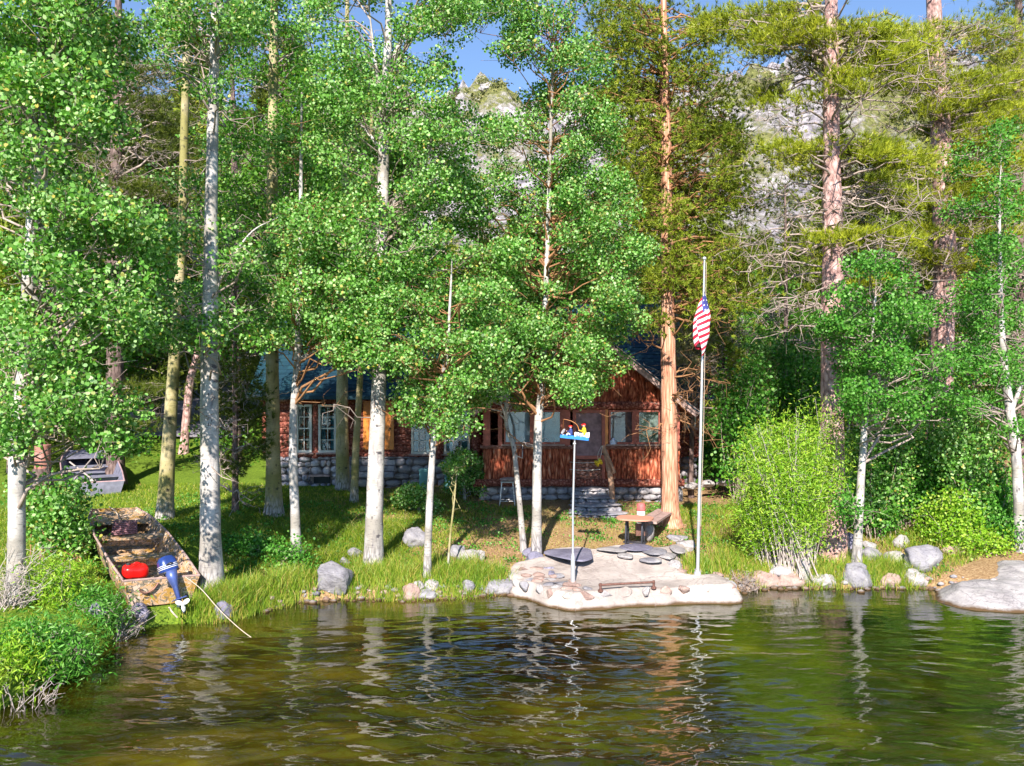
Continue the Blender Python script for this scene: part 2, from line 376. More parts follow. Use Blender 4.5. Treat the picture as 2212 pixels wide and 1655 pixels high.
def m_rock(name, c1, c2, c3, sc=2.0, dark=(.08,.075,.09)):
    m, nt, b = mat_base(name, c1, .8, 0, .25)
    v = coords(nt); n1 = noise(nt, v, sc, 6, .6, .4); n2 = noise(nt, v, sc*9, 5, .7)
    c = ramp(nt, n1, [(.3, c2), (.5, c1), (.7, c3)])
    c = mixc(nt, ramp(nt, n2, [(.56,(0,0,0)),(.72,(.6,.6,.6))]), c, dark)
    cr = noise(nt, coords(nt, (1, 1, 3)), sc*1.3, 3, .5, 1.2)
    c = mixc(nt, ramp(nt, mth(nt, 'ABSOLUTE', mth(nt, 'SUBTRACT', cr, .5)), [(.0,(.5,.5,.5)),(.018,(0,0,0))]), c, dark)
    c = mixc(nt, ramp(nt, noise(nt, coords(nt), sc*.7, 3, .6, .8), [(.52,(0,0,0)),(.66,(.45,.45,.45))]), c, tuple(x*.55 for x in c2))
    geo = nt.nodes.new('ShaderNodeNewGeometry'); sp3 = nt.nodes.new('ShaderNodeSeparateXYZ'); nt.links.new(geo.outputs['Position'], sp3.inputs[0])
    wet = ramp(nt, mth(nt, 'ADD', sp3.outputs[2], mth(nt, 'MULTIPLY', noise(nt, coords(nt), 5, 3), .07)), [(.055,(1,1,1)),(.10,(0,0,0))])     # stained, algae-brown band at the lake level
    c = mixc(nt, wet, c, (.10,.06,.03))
    ckv = nt.nodes.new('ShaderNodeVectorMath'); ckv.operation = 'ADD'; nzc = nt.nodes.new('ShaderNodeTexNoise'); nzc.inputs['Scale'].default_value = 2.5; nt.links.new(coords(nt), nzc.inputs['Vector']); nt.links.new(coords(nt, (1, 1, 1.6)), ckv.inputs[0]); nt.links.new(nzc.outputs['Color'], ckv.inputs[1])
    ck = voro(nt, ckv.outputs[0], sc*.5, 'DISTANCE_TO_EDGE'); c = mixc(nt, ramp(nt, ck, [(.0,(.45,.45,.45)),(.012,(0,0,0))]), c, dark)
    nt.links.new(c, b.inputs['Base Color']); bump(nt, b, mth(nt, 'ADD', mth(nt, 'ADD', n1, mth(nt, 'MULTIPLY', n2, .35)), mth(nt, 'MULTIPLY', ramp(nt, ck, [(0,(0,0,0)),(.03,(1,1,1))]), .12)), .8, .06); return m
M['rock_grey'] = m_rock('grey_granite', (.27,.26,.29), (.16,.155,.19), (.40,.385,.39))
M['rock_white'] = m_rock('white_granite', (.37,.345,.355), (.25,.23,.24), (.49,.46,.46))
M['rock_pink'] = m_rock('pink_granite', (.36,.25,.22), (.26,.17,.15), (.47,.36,.32))
M['rock_blue'] = m_rock('dark_slate', (.20,.19,.27), (.13,.12,.18), (.30,.28,.37))
M['mortar'] = m_rock('pale_mortar', (.42,.365,.345), (.31,.26,.245), (.54,.48,.455), 1.1, (.22,.17,.16))
M['stone_wall'] = m_rock('wall_stone', (.36,.34,.38), (.19,.20,.26), (.54,.50,.51), 1.6)

def m_hill():
    m, nt, b = mat_base('mountain_slope', (.4,.4,.35), .95, 0, .1)
    v = coords(nt); n1 = noise(nt, v, .055, 6, .6, .5); n2 = noise(nt, coords(nt, (1, .6, 1.4)), .7, 7, .72, .6); n3 = noise(nt, v, 2.4, 4, .7)
    rock = ramp(nt, n2, [(.36,(.09,.085,.12)),(.48,(.34,.31,.35)),(.62,(.56,.52,.54))])
    scrub = ramp(nt, n3, [(.35,(.10,.12,.035)),(.6,(.27,.27,.10)),(.75,(.42,.36,.2))])
    f = ramp(nt, mth(nt, 'ADD', n1, mth(nt, 'MULTIPLY', n2, .5)), [(.68,(1,1,1)),(.80,(0,0,0))])
    nt.links.new(mixc(nt, f, rock, scrub), b.inputs['Base Color']); bump(nt, b, mth(nt, 'ADD', n2, mth(nt, 'MULTIPLY', n3, .3)), 1.0, 1.0); return m
M['hill'] = m_hill()
def m_water():
    m, nt, b = mat_base('lake_water', (.05,.04,.005), .015, 0, .9)
    b.inputs['IOR'].default_value = 1.75
    v = coords(nt, (.55, 1.1, 1)); n1 = noise(nt, v, .42, 3, .6, .8); n2 = noise(nt, v, 2.2, 4, .6)
    sep = nt.nodes.new('ShaderNodeSeparateXYZ'); nt.links.new(coords(nt), sep.inputs[0])
    f = mth(nt, 'ADD', mth(nt, 'MULTIPLY', n1, .8), mth(nt, 'MULTIPLY', n2, .35))
    brown = ramp(nt, f, [(.42,(.005,.005,.0005)),(.58,(.026,.022,.0012)),(.74,(.080,.060,.004))])
    green = ramp(nt, f, [(.42,(.004,.007,.0004)),(.58,(.020,.025,.0007)),(.74,(.075,.075,.002))])
    fx = ramp(nt, mth(nt, 'ADD', mth(nt, 'MULTIPLY', sep.outputs[0], .09), n1), [(.55,(0,0,0)),(.8,(1,1,1))])  # brown left, green right: bed colour plus tree reflections put into the base
    nt.links.new(mixc(nt, fx, brown, green), b.inputs['Base Color'])
    bump(nt, b, noise(nt, coords(nt, (3, 7, 1)), 1.6, 3, .5), .09, .05); return m
M['water'] = m_water()
M['deadwood'] = simple('dead_wood', (.42,.36,.34), .85, 0, .3, 12, .3)
M['white_metal'] = simple('pale_metal_pole', (.62,.62,.66), .35, .6, .1, 6, 0)
M['iron'] = simple('rusty_iron', (.20,.10,.08), .6, .5, .35, 20, .3)
M['black_iron'] = simple('black_cast_iron', (.06,.06,.075), .45, .5, .3, 20, .2)
M['red_plastic'] = simple('red_plastic', (.70,.012,.01), .3, 0, .08, 4, 0)
M['blue_cowl'] = simple('blue_motor_paint', (.025,.06,.27), .3, .2, .3, 4, 0)
M['motor_grey'] = simple('motor_leg_paint', (.08,.12,.34), .35, .3, .3, 5, 0)
M['white_paint'] = simple('white_paint', (.78,.78,.76), .4, 0, .06, 6, 0)
M['black'] = simple('black_rubber', (.03,.03,.035), .5, 0, .2, 6, 0)
M['rope_purple'] = simple('maroon_rope', (.30,.15,.18), .9, 0, .35, 40, .4)
M['rope_tan'] = simple('tan_rope', (.55,.45,.36), .9, 0, .2, 40, .4)
M['wood_weather'] = simple('weathered_planks', (.36,.25,.23), .85, 0, .35, 10, .4)
M['wood_pink'] = simple('peach_tabletop', (.56,.27,.19), .6, 0, .1, 5, 0)
M['wood_orange'] = simple('orange_varnished_door', (.60,.20,.03), .4, 0, .3, 3, .1)
M['wood_post'] = simple('peeled_post', (.40,.23,.15), .8, 0, .3, 9, .3)
M['yellow'] = simple('yellow_paint', (.75,.52,.02), .5, 0, .1, 8, 0)
M['teal_plastic'] = simple('teal_plastic', (.10,.28,.30), .5, 0, .12, 3, 0)
M['green_print'] = simple('green_print', (.2,.42,.14), .5, 0, .3, 25, 0)
M['frame_white'] = simple('window_muntin_paint', (.60,.60,.56), .6, 0, .15, 6, 0)
M['frame_red'] = simple('red_stained_frame', (.36,.10,.07), .6, 0, .3, 8, .2)
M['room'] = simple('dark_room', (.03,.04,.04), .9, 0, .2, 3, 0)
M['blind_pale'] = simple('pale_blue_blind', (.52,.60,.78), .8, 0, .12, 3, 0)
M['blind_teal'] = simple('teal_curtain', (.08,.28,.40), .8, 0, .3, 5, 0)
M['fabric_mauve'] = simple('mauve_screen', (.27,.17,.19), .8, 0, .45, 6, 0)
M['fabric_grey'] = simple('grey_green_curtain', (.27,.29,.27), .8, 0, .35, 8, 0)
M['dark_blue'] = simple('navy_paint', (.03,.05,.2), .5, 0, .2, 5, 0)
M['sky_blue'] = simple('bright_blue_paint', (.02,.2,.62), .45, 0, .2, 25, 0)
M['skin'] = simple('skin_paint', (.70,.42,.33), .6, 0, .1, 6, 0)
M['hull_grey'] = simple('old_grey_hull', (.22,.22,.30), .6, .2, .3, 6, .2)
M['hull_pink'] = simple('faded_pink_deck', (.42,.27,.29), .7, 0, .25, 8, .2)
M['drum'] = simple('rusty_pink_drum', (.45,.20,.17), .6, .1, .25, 5, .2)
M['gravel'] = simple('gravel_drive', (.27,.25,.30), .95, 0, .35, 6, .6)
M['glass_clear'] = None
def m_glass():
    m = bpy.data.materials.new('window_glass'); m.use_nodes = True; nt = m.node_tree; nt.nodes.clear()
    o = nt.nodes.new('ShaderNodeOutputMaterial'); t = nt.nodes.new('ShaderNodeBsdfTransparent'); g = nt.nodes.new('ShaderNodeBsdfGlossy')
    t.inputs[0].default_value = (.85,.9,.9,1); g.inputs['Roughness'].default_value = .03
    f = nt.nodes.new('ShaderNodeFresnel'); f.inputs[0].default_value = 1.5
    mx = nt.nodes.new('ShaderNodeMixShader'); nt.links.new(mth(nt, 'ADD', f.outputs[0], .02), mx.inputs[0])
    nt.links.new(t.outputs[0], mx.inputs[1]); nt.links.new(g.outputs[0], mx.inputs[2]); nt.links.new(mx.outputs[0], o.inputs[0]); return m
M['glass'] = m_glass()
def m_roof():
    m, nt, b = mat_base('teal_shingles', (.02,.12,.16), .7, 0, .3)
    br = nt.nodes.new('ShaderNodeTexBrick'); br.inputs['Scale'].default_value = 1; br.inputs['Brick Width'].default_value = .3; br.inputs['Row Height'].default_value = .17
    br.inputs['Mortar Size'].default_value = .012; br.inputs['Color1'].default_value = (.004,.028,.052,1); br.inputs['Color2'].default_value = (.009,.045,.07,1); br.inputs['Mortar'].default_value = (.01,.04,.06,1)  # shingle colours darkened to stand in for leaf shade on the roof
    nt.links.new(coords(nt, (1,1,1)), br.inputs['Vector'])
    c = mixc(nt, .5, br.outputs[0], ramp(nt, rndattr(nt), [(0,(.004,.025,.05)),(1,(.014,.06,.08))]))
    nt.links.new(c, b.inputs['Base Color']); bump(nt, b, noise(nt, coords(nt), 30, 3), .4, .01); return m
M['roof'] = m_roof()
def m_camo():
    m, nt, b = mat_base('camouflage_paint', (.3,.25,.15), .6, 0, .4)
    v = coords(nt, (1, 1, 1.4)); 
    a1 = noise(nt, v, 5, 3, .5, 1.2); a2 = noise(nt, coords(nt, (1.3, .9, 1), rot=(0,0,.7)), 9, 3, .6, 1.5); a3 = noise(nt, coords(nt, (6,1.2,5), rot=(0,0,-.6)), 4, 2, .5, 1)
    c = ramp(nt, a1, [(.0,(.44,.25,.06)),(.43,(.56,.36,.22)),(.53,(.22,.19,.14)),(.60,(.66,.48,.38))], 'CONSTANT')
    c = mixc(nt, ramp(nt, a2, [(.0,(0,0,0)),(.56,(1,1,1))], 'CONSTANT'), c, (.14,.12,.10))
    c = mixc(nt, ramp(nt, a3, [(.0,(0,0,0)),(.64,(.9,.9,.9))], 'CONSTANT'), c, (.68,.52,.42))
    nt.links.new(c, b.inputs['Base Color']); return m
M['camo'] = m_camo()

# ------------------------------------------------------------------ the setting: ground, lake, mountain
def grid_mesh(xs, ys, zf):
    X, Y = np.meshgrid(xs, ys); Z = zf(X, Y); nx, ny = len(xs), len(ys)
    V = np.stack([X, Y, Z], -1).reshape(-1, 3)
    i = np.arange(ny-1)[:, None]; j = np.arange(nx-1)[None, :]
    F = np.stack([i*nx+j, i*nx+j+1, (i+1)*nx+j+1, (i+1)*nx+j], -1).reshape(-1, 4)
    mb = MB(); mb.add(V, F); return mb
xs = np.concatenate([np.linspace(-420, -14, 40)[:-1], np.linspace(-14, 14, 281), np.linspace(14, 420, 40)[1:]])
ys = np.concatenate([np.linspace(-120, 6, 15)[:-1], np.linspace(6, 30, 241), np.linspace(30, 66, 37)[1:]])
g_ = grid_mesh(xs, ys, lambda X, Y: hgt(X, Y)).build('ground', M['ground'], smooth=True); tag(g_, kind='structure')
def hillz(X, Y):
    t = np.clip((Y-62)/110, 0, 1)
    base = 12+55.5*t**.85
    n_ = vnoise(X, Y, .03, 5)*14+vnoise(X, Y, .09, 6)*8+vnoise(X, Y, .28, 8)*4.5+vnoise(X, Y, .8, 9)*1.6
    n_ = n_+(1-np.abs(vnoise(X+Y*.3, Y, .11, 15))*5)*3.0+(1-np.abs(vnoise(X, Y*.6, .30, 16))*5)*1.5+(1-np.abs(vnoise(X, Y, .75, 17))*5)*.5-3.5
    drop = np.clip((Y-175)/60, 0, 1)*50
    return base+1.5+n_*np.clip(t*3, .05, 1)-drop+4*np.sin(X*.02)*np.clip(t*3,0,1)
hs = grid_mesh(np.concatenate([np.linspace(-420, -131, 60), np.linspace(-130, 130, 330), np.linspace(131, 420, 60)]), np.linspace(58, 240, 230), hillz).build('hills', M['hill'], smooth=False); tag(hs, kind='structure')
# waves: real ripples
wv = []
gw = np.random.default_rng(11)
for _ in range(110):
    lam = .10*(.85/.10)**gw.random(); th = gw.normal(0, .36)
    k = 2*np.pi/lam; wv.append((k*math.sin(th), k*math.cos(th), .0056*lam*gw.uniform(.4, 1)*(.7 if lam < .16 else 1), gw.uniform(0, 6.28)))
def wz_(X, Y):
    Xw = X+.12*np.sin(Y*1.3+X*.7); Yw = Y+.10*np.sin(X*1.1-Y*.6)
    z = np.zeros_like(X)
    for kx, ky, a, p in wv: z += a*np.sin(kx*Xw+ky*Yw+p)
    d = shore(X)-Y
    gust = .35+1.25*np.clip(vnoise(X, Y*1.6, .28, 21)*1.4+.5, 0, 1)
    return z*np.clip(.25+d*.14, .25, 1.15)*gust*.72
xs = np.concatenate([np.linspace(-420, -11, 30)[:-1], np.linspace(-11, 11, 560), np.linspace(11, 420, 30)[1:]])
ys = np.concatenate([np.linspace(-120, 6.5, 15)[:-1], np.linspace(6.5, 17.5, 520)])
def wfun(X, Y):
    z = wz_(X, Y); return np.where((np.abs(X) > 11) | (Y < 6.5), 0, z)
wt = grid_mesh(xs, ys, wfun).build('lake_water', M['water'], smooth=True); tag(wt, kind='structure')
# gravel drive, up on the left behind the lawn
mb = MB(); 
X = np.linspace(-22, -11, 34); Yg = np.linspace(33, 50, 30); XX, YY = np.meshgrid(X, Yg); XX = XX+(YY-33)*-.25
ZZ = hgt(XX, YY)+.14; nx = 34; V = np.stack([XX, YY, ZZ], -1).reshape(-1, 3)
i = np.arange(29)[:, None]; j = np.arange(33)[None, :]
mb.add(V, np.stack([i*nx+j, i*nx+j+1, (i+1)*nx+j+1, (i+1)*nx+j], -1).reshape(-1, 4))
tag(mb.build('gravel_path', M['gravel'], smooth=True), kind='structure')

# ------------------------------------------------------------------ leaf, needle and grass makers
SHAPES = {
 'round': np.array([[0,0],[.42,.42],[.85,.36],[1.05,0],[.85,-.36],[.42,-.42]]),
 'quad': np.array([[0,0],[.5,.42],[1,0],[.5,-.42]]),
 'lance': np.array([[0,0],[.45,.13],[1.1,0],[.45,-.13]]),
}
def leaves(mb, P, size, shape='round', bias=.5, mat=0, droop=0.0, g=None):
    g = g or rng; n_ = len(P); T2 = SHAPES[shape]
    Nn = g.standard_normal((n_, 3)); Nn /= np.linalg.norm(Nn, axis=1)[:, None]
    Nn += np.array([-.1, -.75, .55])*bias; Nn /= np.linalg.norm(Nn, axis=1)[:, None]
    T = g.standard_normal((n_, 3)); T[:, 2] -= droop; T -= Nn*(T*Nn).sum(1)[:, None]; T /= np.linalg.norm(T, axis=1)[:, None]
    B = np.cross(Nn, T); s = np.broadcast_to(size, (n_,))*g.uniform(.65, 1.2, n_)
    V = P[:, None, :]+s[:, None, None]*(T2[None, :, 0, None]*T[:, None, :]+T2[None, :, 1, None]*B[:, None, :])
    k = len(T2); F = np.arange(n_*k).reshape(n_, k)
    mb.add(V.reshape(-1, 3), F, mat)
def needles(mb, P, D, L, wd, m=8, spread=.6, mat=0, g=None):
    g = g or rng; n_ = len(P)
    P = np.repeat(P, m, 0); D = np.repeat(D, m, 0); k = len(P)
    d = D+g.standard_normal((k, 3))*spread; d /= np.linalg.norm(d, axis=1)[:, None]
    s_ = np.cross(d, g.standard_normal((k, 3))); s_ /= np.linalg.norm(s_, axis=1)[:, None]
    l = (L*g.uniform(.6, 1.15, k))[:, None]
    V = np.stack([P+s_*wd/2, P-s_*wd/2, P+d*l], 1)
    rr = np.clip(np.repeat(g.random(n_), m)*.7+g.random(k)*.3, 0, 1)
    mb.add(V.reshape(-1, 3), np.arange(k*3).reshape(k, 3), mat, rr)
def blades(mb, P, h, wd, lean=.35, mat=0, seg2=True):
    n_ = len(P); a = rng.uniform(0, 2*np.pi, n_); le = rng.uniform(.1, 1, n_)*lean
    d = np.stack([np.cos(a)*le, np.sin(a)*le, np.ones(n_)], 1); hh = (h*rng.uniform(.5, 1.15, n_))[:, None]
    b = rng.uniform(0, 2*np.pi, n_); s_ = np.stack([np.cos(b), np.sin(b)*.5, np.zeros(n_)], 1)*wd/2
    mid = P+d*hh*.55; d2 = d.copy(); d2[:, :2] *= 2.4; tip = P+d2*hh*.95
    r = rng.random(n_)
    V = np.stack([P-s_, P+s_, mid+s_*.8, mid-s_*.8, tip], 1).reshape(-1, 3); I = np.arange(n_)[:, None]*5
    mb.add(V, I+np.array([[0,1,2,3]]), mat, r); mb.F.append((I+np.array([[3,2,4]])+mb.n-len(V), mat, r))
def swig(a, b, k=5, amp=.08, sag=0.0):
    a = np.array(a); b = np.array(b); L = np.linalg.norm(b-a); t = np.linspace(0, 1, k)[:, None]
    P = a+(b-a)*t; P[1:-1] += rng.standard_normal((k-2, 3))*amp*L*.5
    P[:, 2] += sag*L*np.sin(np.pi*t[:, 0]); return P

def trunk_path(pts, Y, base_on_ground=True, drift=0.0):
    P = []; Rr = []
    n_ = len(pts)
    for i, (px, py, wd) in enumerate(pts):
        y = Y+drift*i/(n_-1); P.append(at(px, py, y)); Rr.append(wd*.92/2*y/FPX)
    P = np.array(P)
    if base_on_ground: P[0][2] = gz(P[0][0], P[0][1])-.12
    return P, np.array(Rr)
def make_trunk(P, Rr, sides=16, flare=1.35, jit=.02):
    C = catmull(np.column_stack([P, Rr]), 7); Pt, rr = C[:, :3], C[:, 3].copy()
    s_ = Pt[:, 2]-Pt[0, 2]; rr *= 1+(flare-1)*np.exp(-s_/.28)
    mb = MB(); tube(mb, Pt, rr, sides, jit=jit); return mb, Pt, rr
def crown_tree(name, label, cat, pts, Y, regions, lpc=110, leaf=.07, cr=.34, barkm='bark_white', leafm='leaf_aspen', shape='round',
               group=None, drift=0, forks=(), dYs=1.5, twigm=None, flare=1.35, bias=.5, dead=0, nbr=1.0, sides=16, droop=0, auto=True):
    lpc = lpc*2.1; leaf = leaf*.83
    if auto:                          # the distance at which this foot meets the ground
        Yg = ground_at(pts[0][0], pts[0][1])[1]
        if abs(Yg-Y) < 4: Y = Yg
    P, Rr = trunk_path(pts, Y, True, drift)
    root = empty(name, (P[0][0], P[0][1], P[0][2]+.12), label, cat, group)
    tb, Pt, rr = make_trunk(P, Rr, sides, flare)
    allP, allR = Pt.copy(), rr.copy()
    for f in forks:                                     # big limbs: list of (px,py,width)
        Q = np.array([at(a, b, Y+drift*.5+k*.12) for k, (a, b, c) in enumerate(f)]); q = np.array([c/2*Y/FPX for _, _, c in f])
        C = catmull(np.column_stack([Q, q]), 6); tube(tb, C[:, :3], C[:, 3]*np.linspace(1, .3, len(C)), 10, jit=.03); allP = np.vstack([allP, C[:, :3]]); allR = np.concatenate([allR, C[:, 3]])
    tb.build('trunk', M[barkm], root, True)
    bb = MB(); lb = MB()
    for (cx, cy_, rx, ry, nc) in regions:
        nc = int(round(nc*1.25))
        a = rng.uniform(0, 2*np.pi, nc); q = np.sqrt(rng.random(nc)); yy = Y+drift*.5+rng.uniform(-dYs, dYs, nc)
        for k in range(nc):
            c = at(cx+rx*q[k]*math.cos(a[k]), cy_+ry*q[k]*math.sin(a[k]), yy[k])
            if c[2] < gz(c[0], c[1])+.15: c[2] = gz(c[0], c[1])+.2
            jt = int(np.argmin(np.abs(Pt[:, 2]-c[2])))
            if abs(c[0]-Pt[jt][0]) < .42 and c[1] < Pt[jt][1] and rng.random() < .42: c[1] = Pt[jt][1]+rng.uniform(.3, 1.2)      # most foliage sits beside or behind the stem
            dz = np.hypot(*(allP[:, :2]-c[:2]).T); cost = dz+np.abs(allP[:, 2]-(c[2]-.45*dz))*.9
            j = int(np.argmin(cost)); s = allP[j]
            r0 = min(allR[j]*.5, .006+.011*np.linalg.norm(c-s))
            pth = swig(s, c, 6, .13, .05)
            tube(bb, pth, np.linspace(r0, .005, 6), 5, cap=False)
            rad = cr*rng.uniform(.65, 1.35)
            for _ in range(4):
                e = c+rng.standard_normal(3)*rad*np.array([.9,.9,.6]); tube(bb, swig(pth[-2], e, 4, .2), [.006,.005,.004,.003], 3, cap=False)
            m = int(lpc*rng.uniform(.6, 1.4)*(rad/cr)**2)
            L_ = rng.standard_normal((m, 3)); L_ /= np.linalg.norm(L_, axis=1)[:, None]
            L_ *= (rng.random(m)**.36)[:, None]*rad*np.array([1.22, 1.22, .84])
            leaves(lb, c+L_, leaf, shape, bias, 0, droop)
    for _ in range(dead):
        j = rng.integers(int(len(Pt)*.25), len(Pt)); s = Pt[j]; an = rng.uniform(0, 6.28); L = rng.uniform(.5, 1.7)
        e = s+np.array([math.cos(an)*L, math.sin(an)*L*.6, rng.uniform(-.3, .5)*L]); p_ = swig(s, e, 6, .22); tube(bb, p_, np.linspace(.016, .003, 6), 5, cap=False)
        for _ in range(4):
            q_ = p_[rng.integers(2, 6)]; tube(bb, swig(q_, q_+rng.standard_normal(3)*.3, 4, .3), [.006,.005,.004,.002], 3, cap=False)
    if bb.n: bb.build('branches', M[twigm or barkm], root, True)
    if lb.n: lb.build('crown', M[leafm], root)
    return root
# ================================================================== the cabin
YW = 25.0; YP = 22.6            # wall planes of the long wing and of the gabled porch
cab = empty('log_cabin', (wx(1045, 23), 24.5, gz(0, 24)), 'dark red log cabin with teal shingle roof and bark-clad gabled porch behind the aspens', 'cabin')
xL, xR = wx(577, YW), wx(1503, YW)
def zY(py, Y): return wz(py, Y)
zf = zY(986, YW)                 # top of the stone footing
ze = zY(858, 24.4)               # eave
# log wall of the long wing
mb = MB(); r = .105; z = zf+.05
while z < ze+.25:
    m = 60; P = np.column_stack([np.linspace(xL-.12, xR+.12, m), np.full(m, YW)+rng.normal(0, .008, m), z+np.cumsum(rng.normal(0, .002, m))])
    tube(mb, P, r*rng.uniform(.93, 1.05), 10, jit=.05); z += .185
box(mb, ((xL+xR)/2, YW+.12, (zf+ze)/2+.1), (xR-xL, .12, ze-zf+.3))
lw = mb.build('log_wall', M['log'], cab, True)
mb = MB()                        # side and rear walls
box(mb, (xL+.1, YW+3.2, (zf+ze)/2), (.18, 6.2, ze-zf)); box(mb, (xR-.1, YW+3.2, (zf+ze)/2), (.18, 6.2, ze-zf)); box(mb, ((xL+xR)/2, YW+6.3, (zf+ze)/2), (xR-xL, .18, ze-zf))
for xx in (xL+.1, xR-.1):
    V = np.array([[xx, YW+.1, ze], [xx, YW+6.3, ze], [xx, YW+3.2, ze+2.7]]); V2 = V+np.array([.12, 0, 0])
    mb.add(np.vstack([V, V2]), [[0,1,2],[5,4,3],[0,3,4,1],[1,4,5,2],[2,5,3,0]])
mb.build('side_wall', M['log'], cab)
# teal shingle roof in courses
ridgeY = YW+3.2; ridgez = ze+3.15; eaveY = 24.35
mb = MB(); nc = 26
for sgn in (1, -1):
    ya, yb = (eaveY, ridgeY) if sgn == 1 else (2*ridgeY-eaveY, ridgeY)
    sl = math.atan2(ridgez-ze, abs(yb-ya)); Ls = math.hypot(ridgez-ze, yb-ya)/nc
    for k in range(nc):
        t = (k+.5)/nc; c = (0, ya+(yb-ya)*t, ze+(ridgez-ze)*t)
        n_seg = 44 if sgn == 1 else 1; W_ = (xR-xL+.9)/n_seg
        for q in range(n_seg):
            box(mb, ((xL-.45)+W_*(q+.5), c[1], c[2]+.02+rng.normal(0, .002)), (W_*.99, Ls*1.25, .022), rotm(rx=sgn*(sl-.055)))
box(mb, ((xL+xR)/2, (eaveY+ridgeY)/2, (ze+ridgez)/2-.05), (xR-xL+.86, math.hypot(ridgeY-eaveY, ridgez-ze), .06), rotm(rx=math.atan2(ridgez-ze, ridgeY-eaveY)))
mb.build('roof', M['roof'], cab)
for x in np.arange(xL, xR, .62):
    mb = MB(); beam(mb, (x, eaveY+.05, ze-.09), (x, YW+.1, ze+.45), .09, .12); mb.build('rafter_tail', M['beam'], cab)
mb = MB(); beam(mb, (xL-.45, eaveY-.02, ze-.02), (xR+.45, eaveY-.02, ze-.02), .035, .10); mb.build('fascia', M['roof'], cab)
# stone footings
def stones(mb, x0, x1, y, z0, z1, h=.22, depth=.2, face=(0, -1)):
    z = z0
    while z < z1-.02:
        hh = min(h*rng.uniform(.75, 1.25), z1-z); x = x0
        while x < x1-.02:
            ww = min(h*rng.uniform(.9, 2.3), x1-x); V, F = rockV((ww*.56, depth*.6, hh*.56), 2, 6, .05, int(rng.integers(1e6)), .72)
            mb.add(V+np.array([x+ww/2, y+depth*.2+rng.uniform(-.02, .03), z+hh/2]), F, 0, float(rng.random())); x += ww
        z += hh
gb = .45
xh0, xh1 = wx(677, YW), wx(712, YW); zh0, zh1 = wz(1044, YW), wz(1028, YW)
mb = MB(); stones(mb, wx(1470, YW), xR, YW-.12, gb, zf); mb.build('stone_footing', M['stone_wall'], cab, True)
mb = MB(); stones(mb, xL, xh0-.06, YW-.12, gb, zf); stones(mb, xh1+.06, wx(1045, YW)+.2, YW-.12, gb, zf); stones(mb, xh0-.06, xh1+.06, YW-.12, zh1+.05, zf); stones(mb, xh0-.06, xh1+.06, YW-.12, gb, zh0)
mb.build('stone_footing', M['stone_wall'], cab, True)
mb = MB(); box(mb, ((xL+xR)/2, YW+.18, (gb+zf)/2), (xR-xL, .16, zf-gb)); mb.build('footing_core', M['mortar'], cab)
mb = MB(); box(mb, ((xh0+xh1)/2, YW+.06, (zh0+zh1)/2), (xh1-xh0, .06, zh1-zh0)); v_ = mb.build('crawl_vent', M['room'], cab)
mb = MB(); beam(mb, (xh0-.05, YW-.18, zh1+.03), (xh1+.05, YW-.18, zh1+.03), .12, .06); mb.build('vent_lintel', M['wood_weather'], v_)
def window(px0, px1, py0, py1, Y, cols, rows, curtain, frame='frame_white', fw=.07, label=None, muntin=.022, off=.16):
    x0, x1, z1, z0 = wx(px0, Y), wx(px1, Y), wz(py0, Y), wz(py1, Y); y = Y-off
    mb = MB()
    for xx in (x0, x1): box(mb, (xx, y, (z0+z1)/2), (fw, .09, z1-z0+fw))
    for zz in (z0, z1): box(mb, ((x0+x1)/2, y-.003, zz), (x1-x0+fw+.01, .085, fw))
    o = mb.build('window', M['frame_red'] if frame == 'frame_red' else M[frame], cab)
    if label: o['label'] = label
    if cols*rows > 1:
        mb = MB()
        for i in range(1, cols): box(mb, (x0+(x1-x0)*i/cols, y+.012, (z0+z1)/2), (muntin, .03, z1-z0-fw))
        for i in range(1, rows): box(mb, ((x0+x1)/2, y+.008, z0+(z1-z0)*i/rows), (x1-x0-fw, .03, muntin*(1.8 if i == rows//2 and rows == 4 else 1)))
        mb.build('muntins', M['frame_white'], o)
    mb = MB(); box(mb, ((x0+x1)/2, y+.03, (z0+z1)/2), (x1-x0-fw*.9, .006, z1-z0-fw*.9)); mb.build('pane', M['glass'], o)
    mb = MB()
    if curtain in ('split', 'splitteal'):
        k = .3
        for sx in (0, 1):
            for q in range(5):
                xx = x0+.04+(x1-x0-.08)*(k*(q+.5)/5 if sx == 0 else 1-k*(q+.5)/5)
                tube(mb, [(xx, y+.07, z0+.03), (xx, y+.07, z1-.03)], (x1-x0)*k/8, 6)
        mb.build('curtain', M['blind_teal'] if curtain == 'splitteal' else M['fabric_grey'], o)
    elif curtain:
        n_ = 14; X = np.linspace(x0+.02, x1-.02, n_)
        for q in range(n_-1): box(mb, ((X[q]+X[q+1])/2, y+.075+.008*math.sin(q*1.7), (z0+z1)/2), (X[1]-X[0]+.004, .01, z1-z0-.03))
        mb.build('curtain', M[curtain], o)
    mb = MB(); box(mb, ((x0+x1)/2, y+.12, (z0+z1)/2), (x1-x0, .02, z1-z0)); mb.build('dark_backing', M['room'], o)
    mb = MB(); box(mb, ((x0+x1)/2, y-.05, z0-fw*.5-.025), (x1-x0+.2, .12, .04)); mb.build('sill', M['wood_weather'], o)
    return o
window(645, 674, 876, 974, YW, 2, 4, 'split', label='four-row sash window half behind a slender aspen')
window(693, 727, 876, 974, YW, 2, 4, 'splitteal', label='sash window with teal curtains')
window(892, 932, 873, 977, YW, 3, 4, 'splitteal')
window(962, 1013, 873, 977, YW, 3, 4, 'splitteal', label='wide sash window beside the porch corner')
window(1476, 1498, 852, 922, YW, 1, 1, 'fabric_grey', 'frame_white', .05, label='small window right of the cedar trunk')
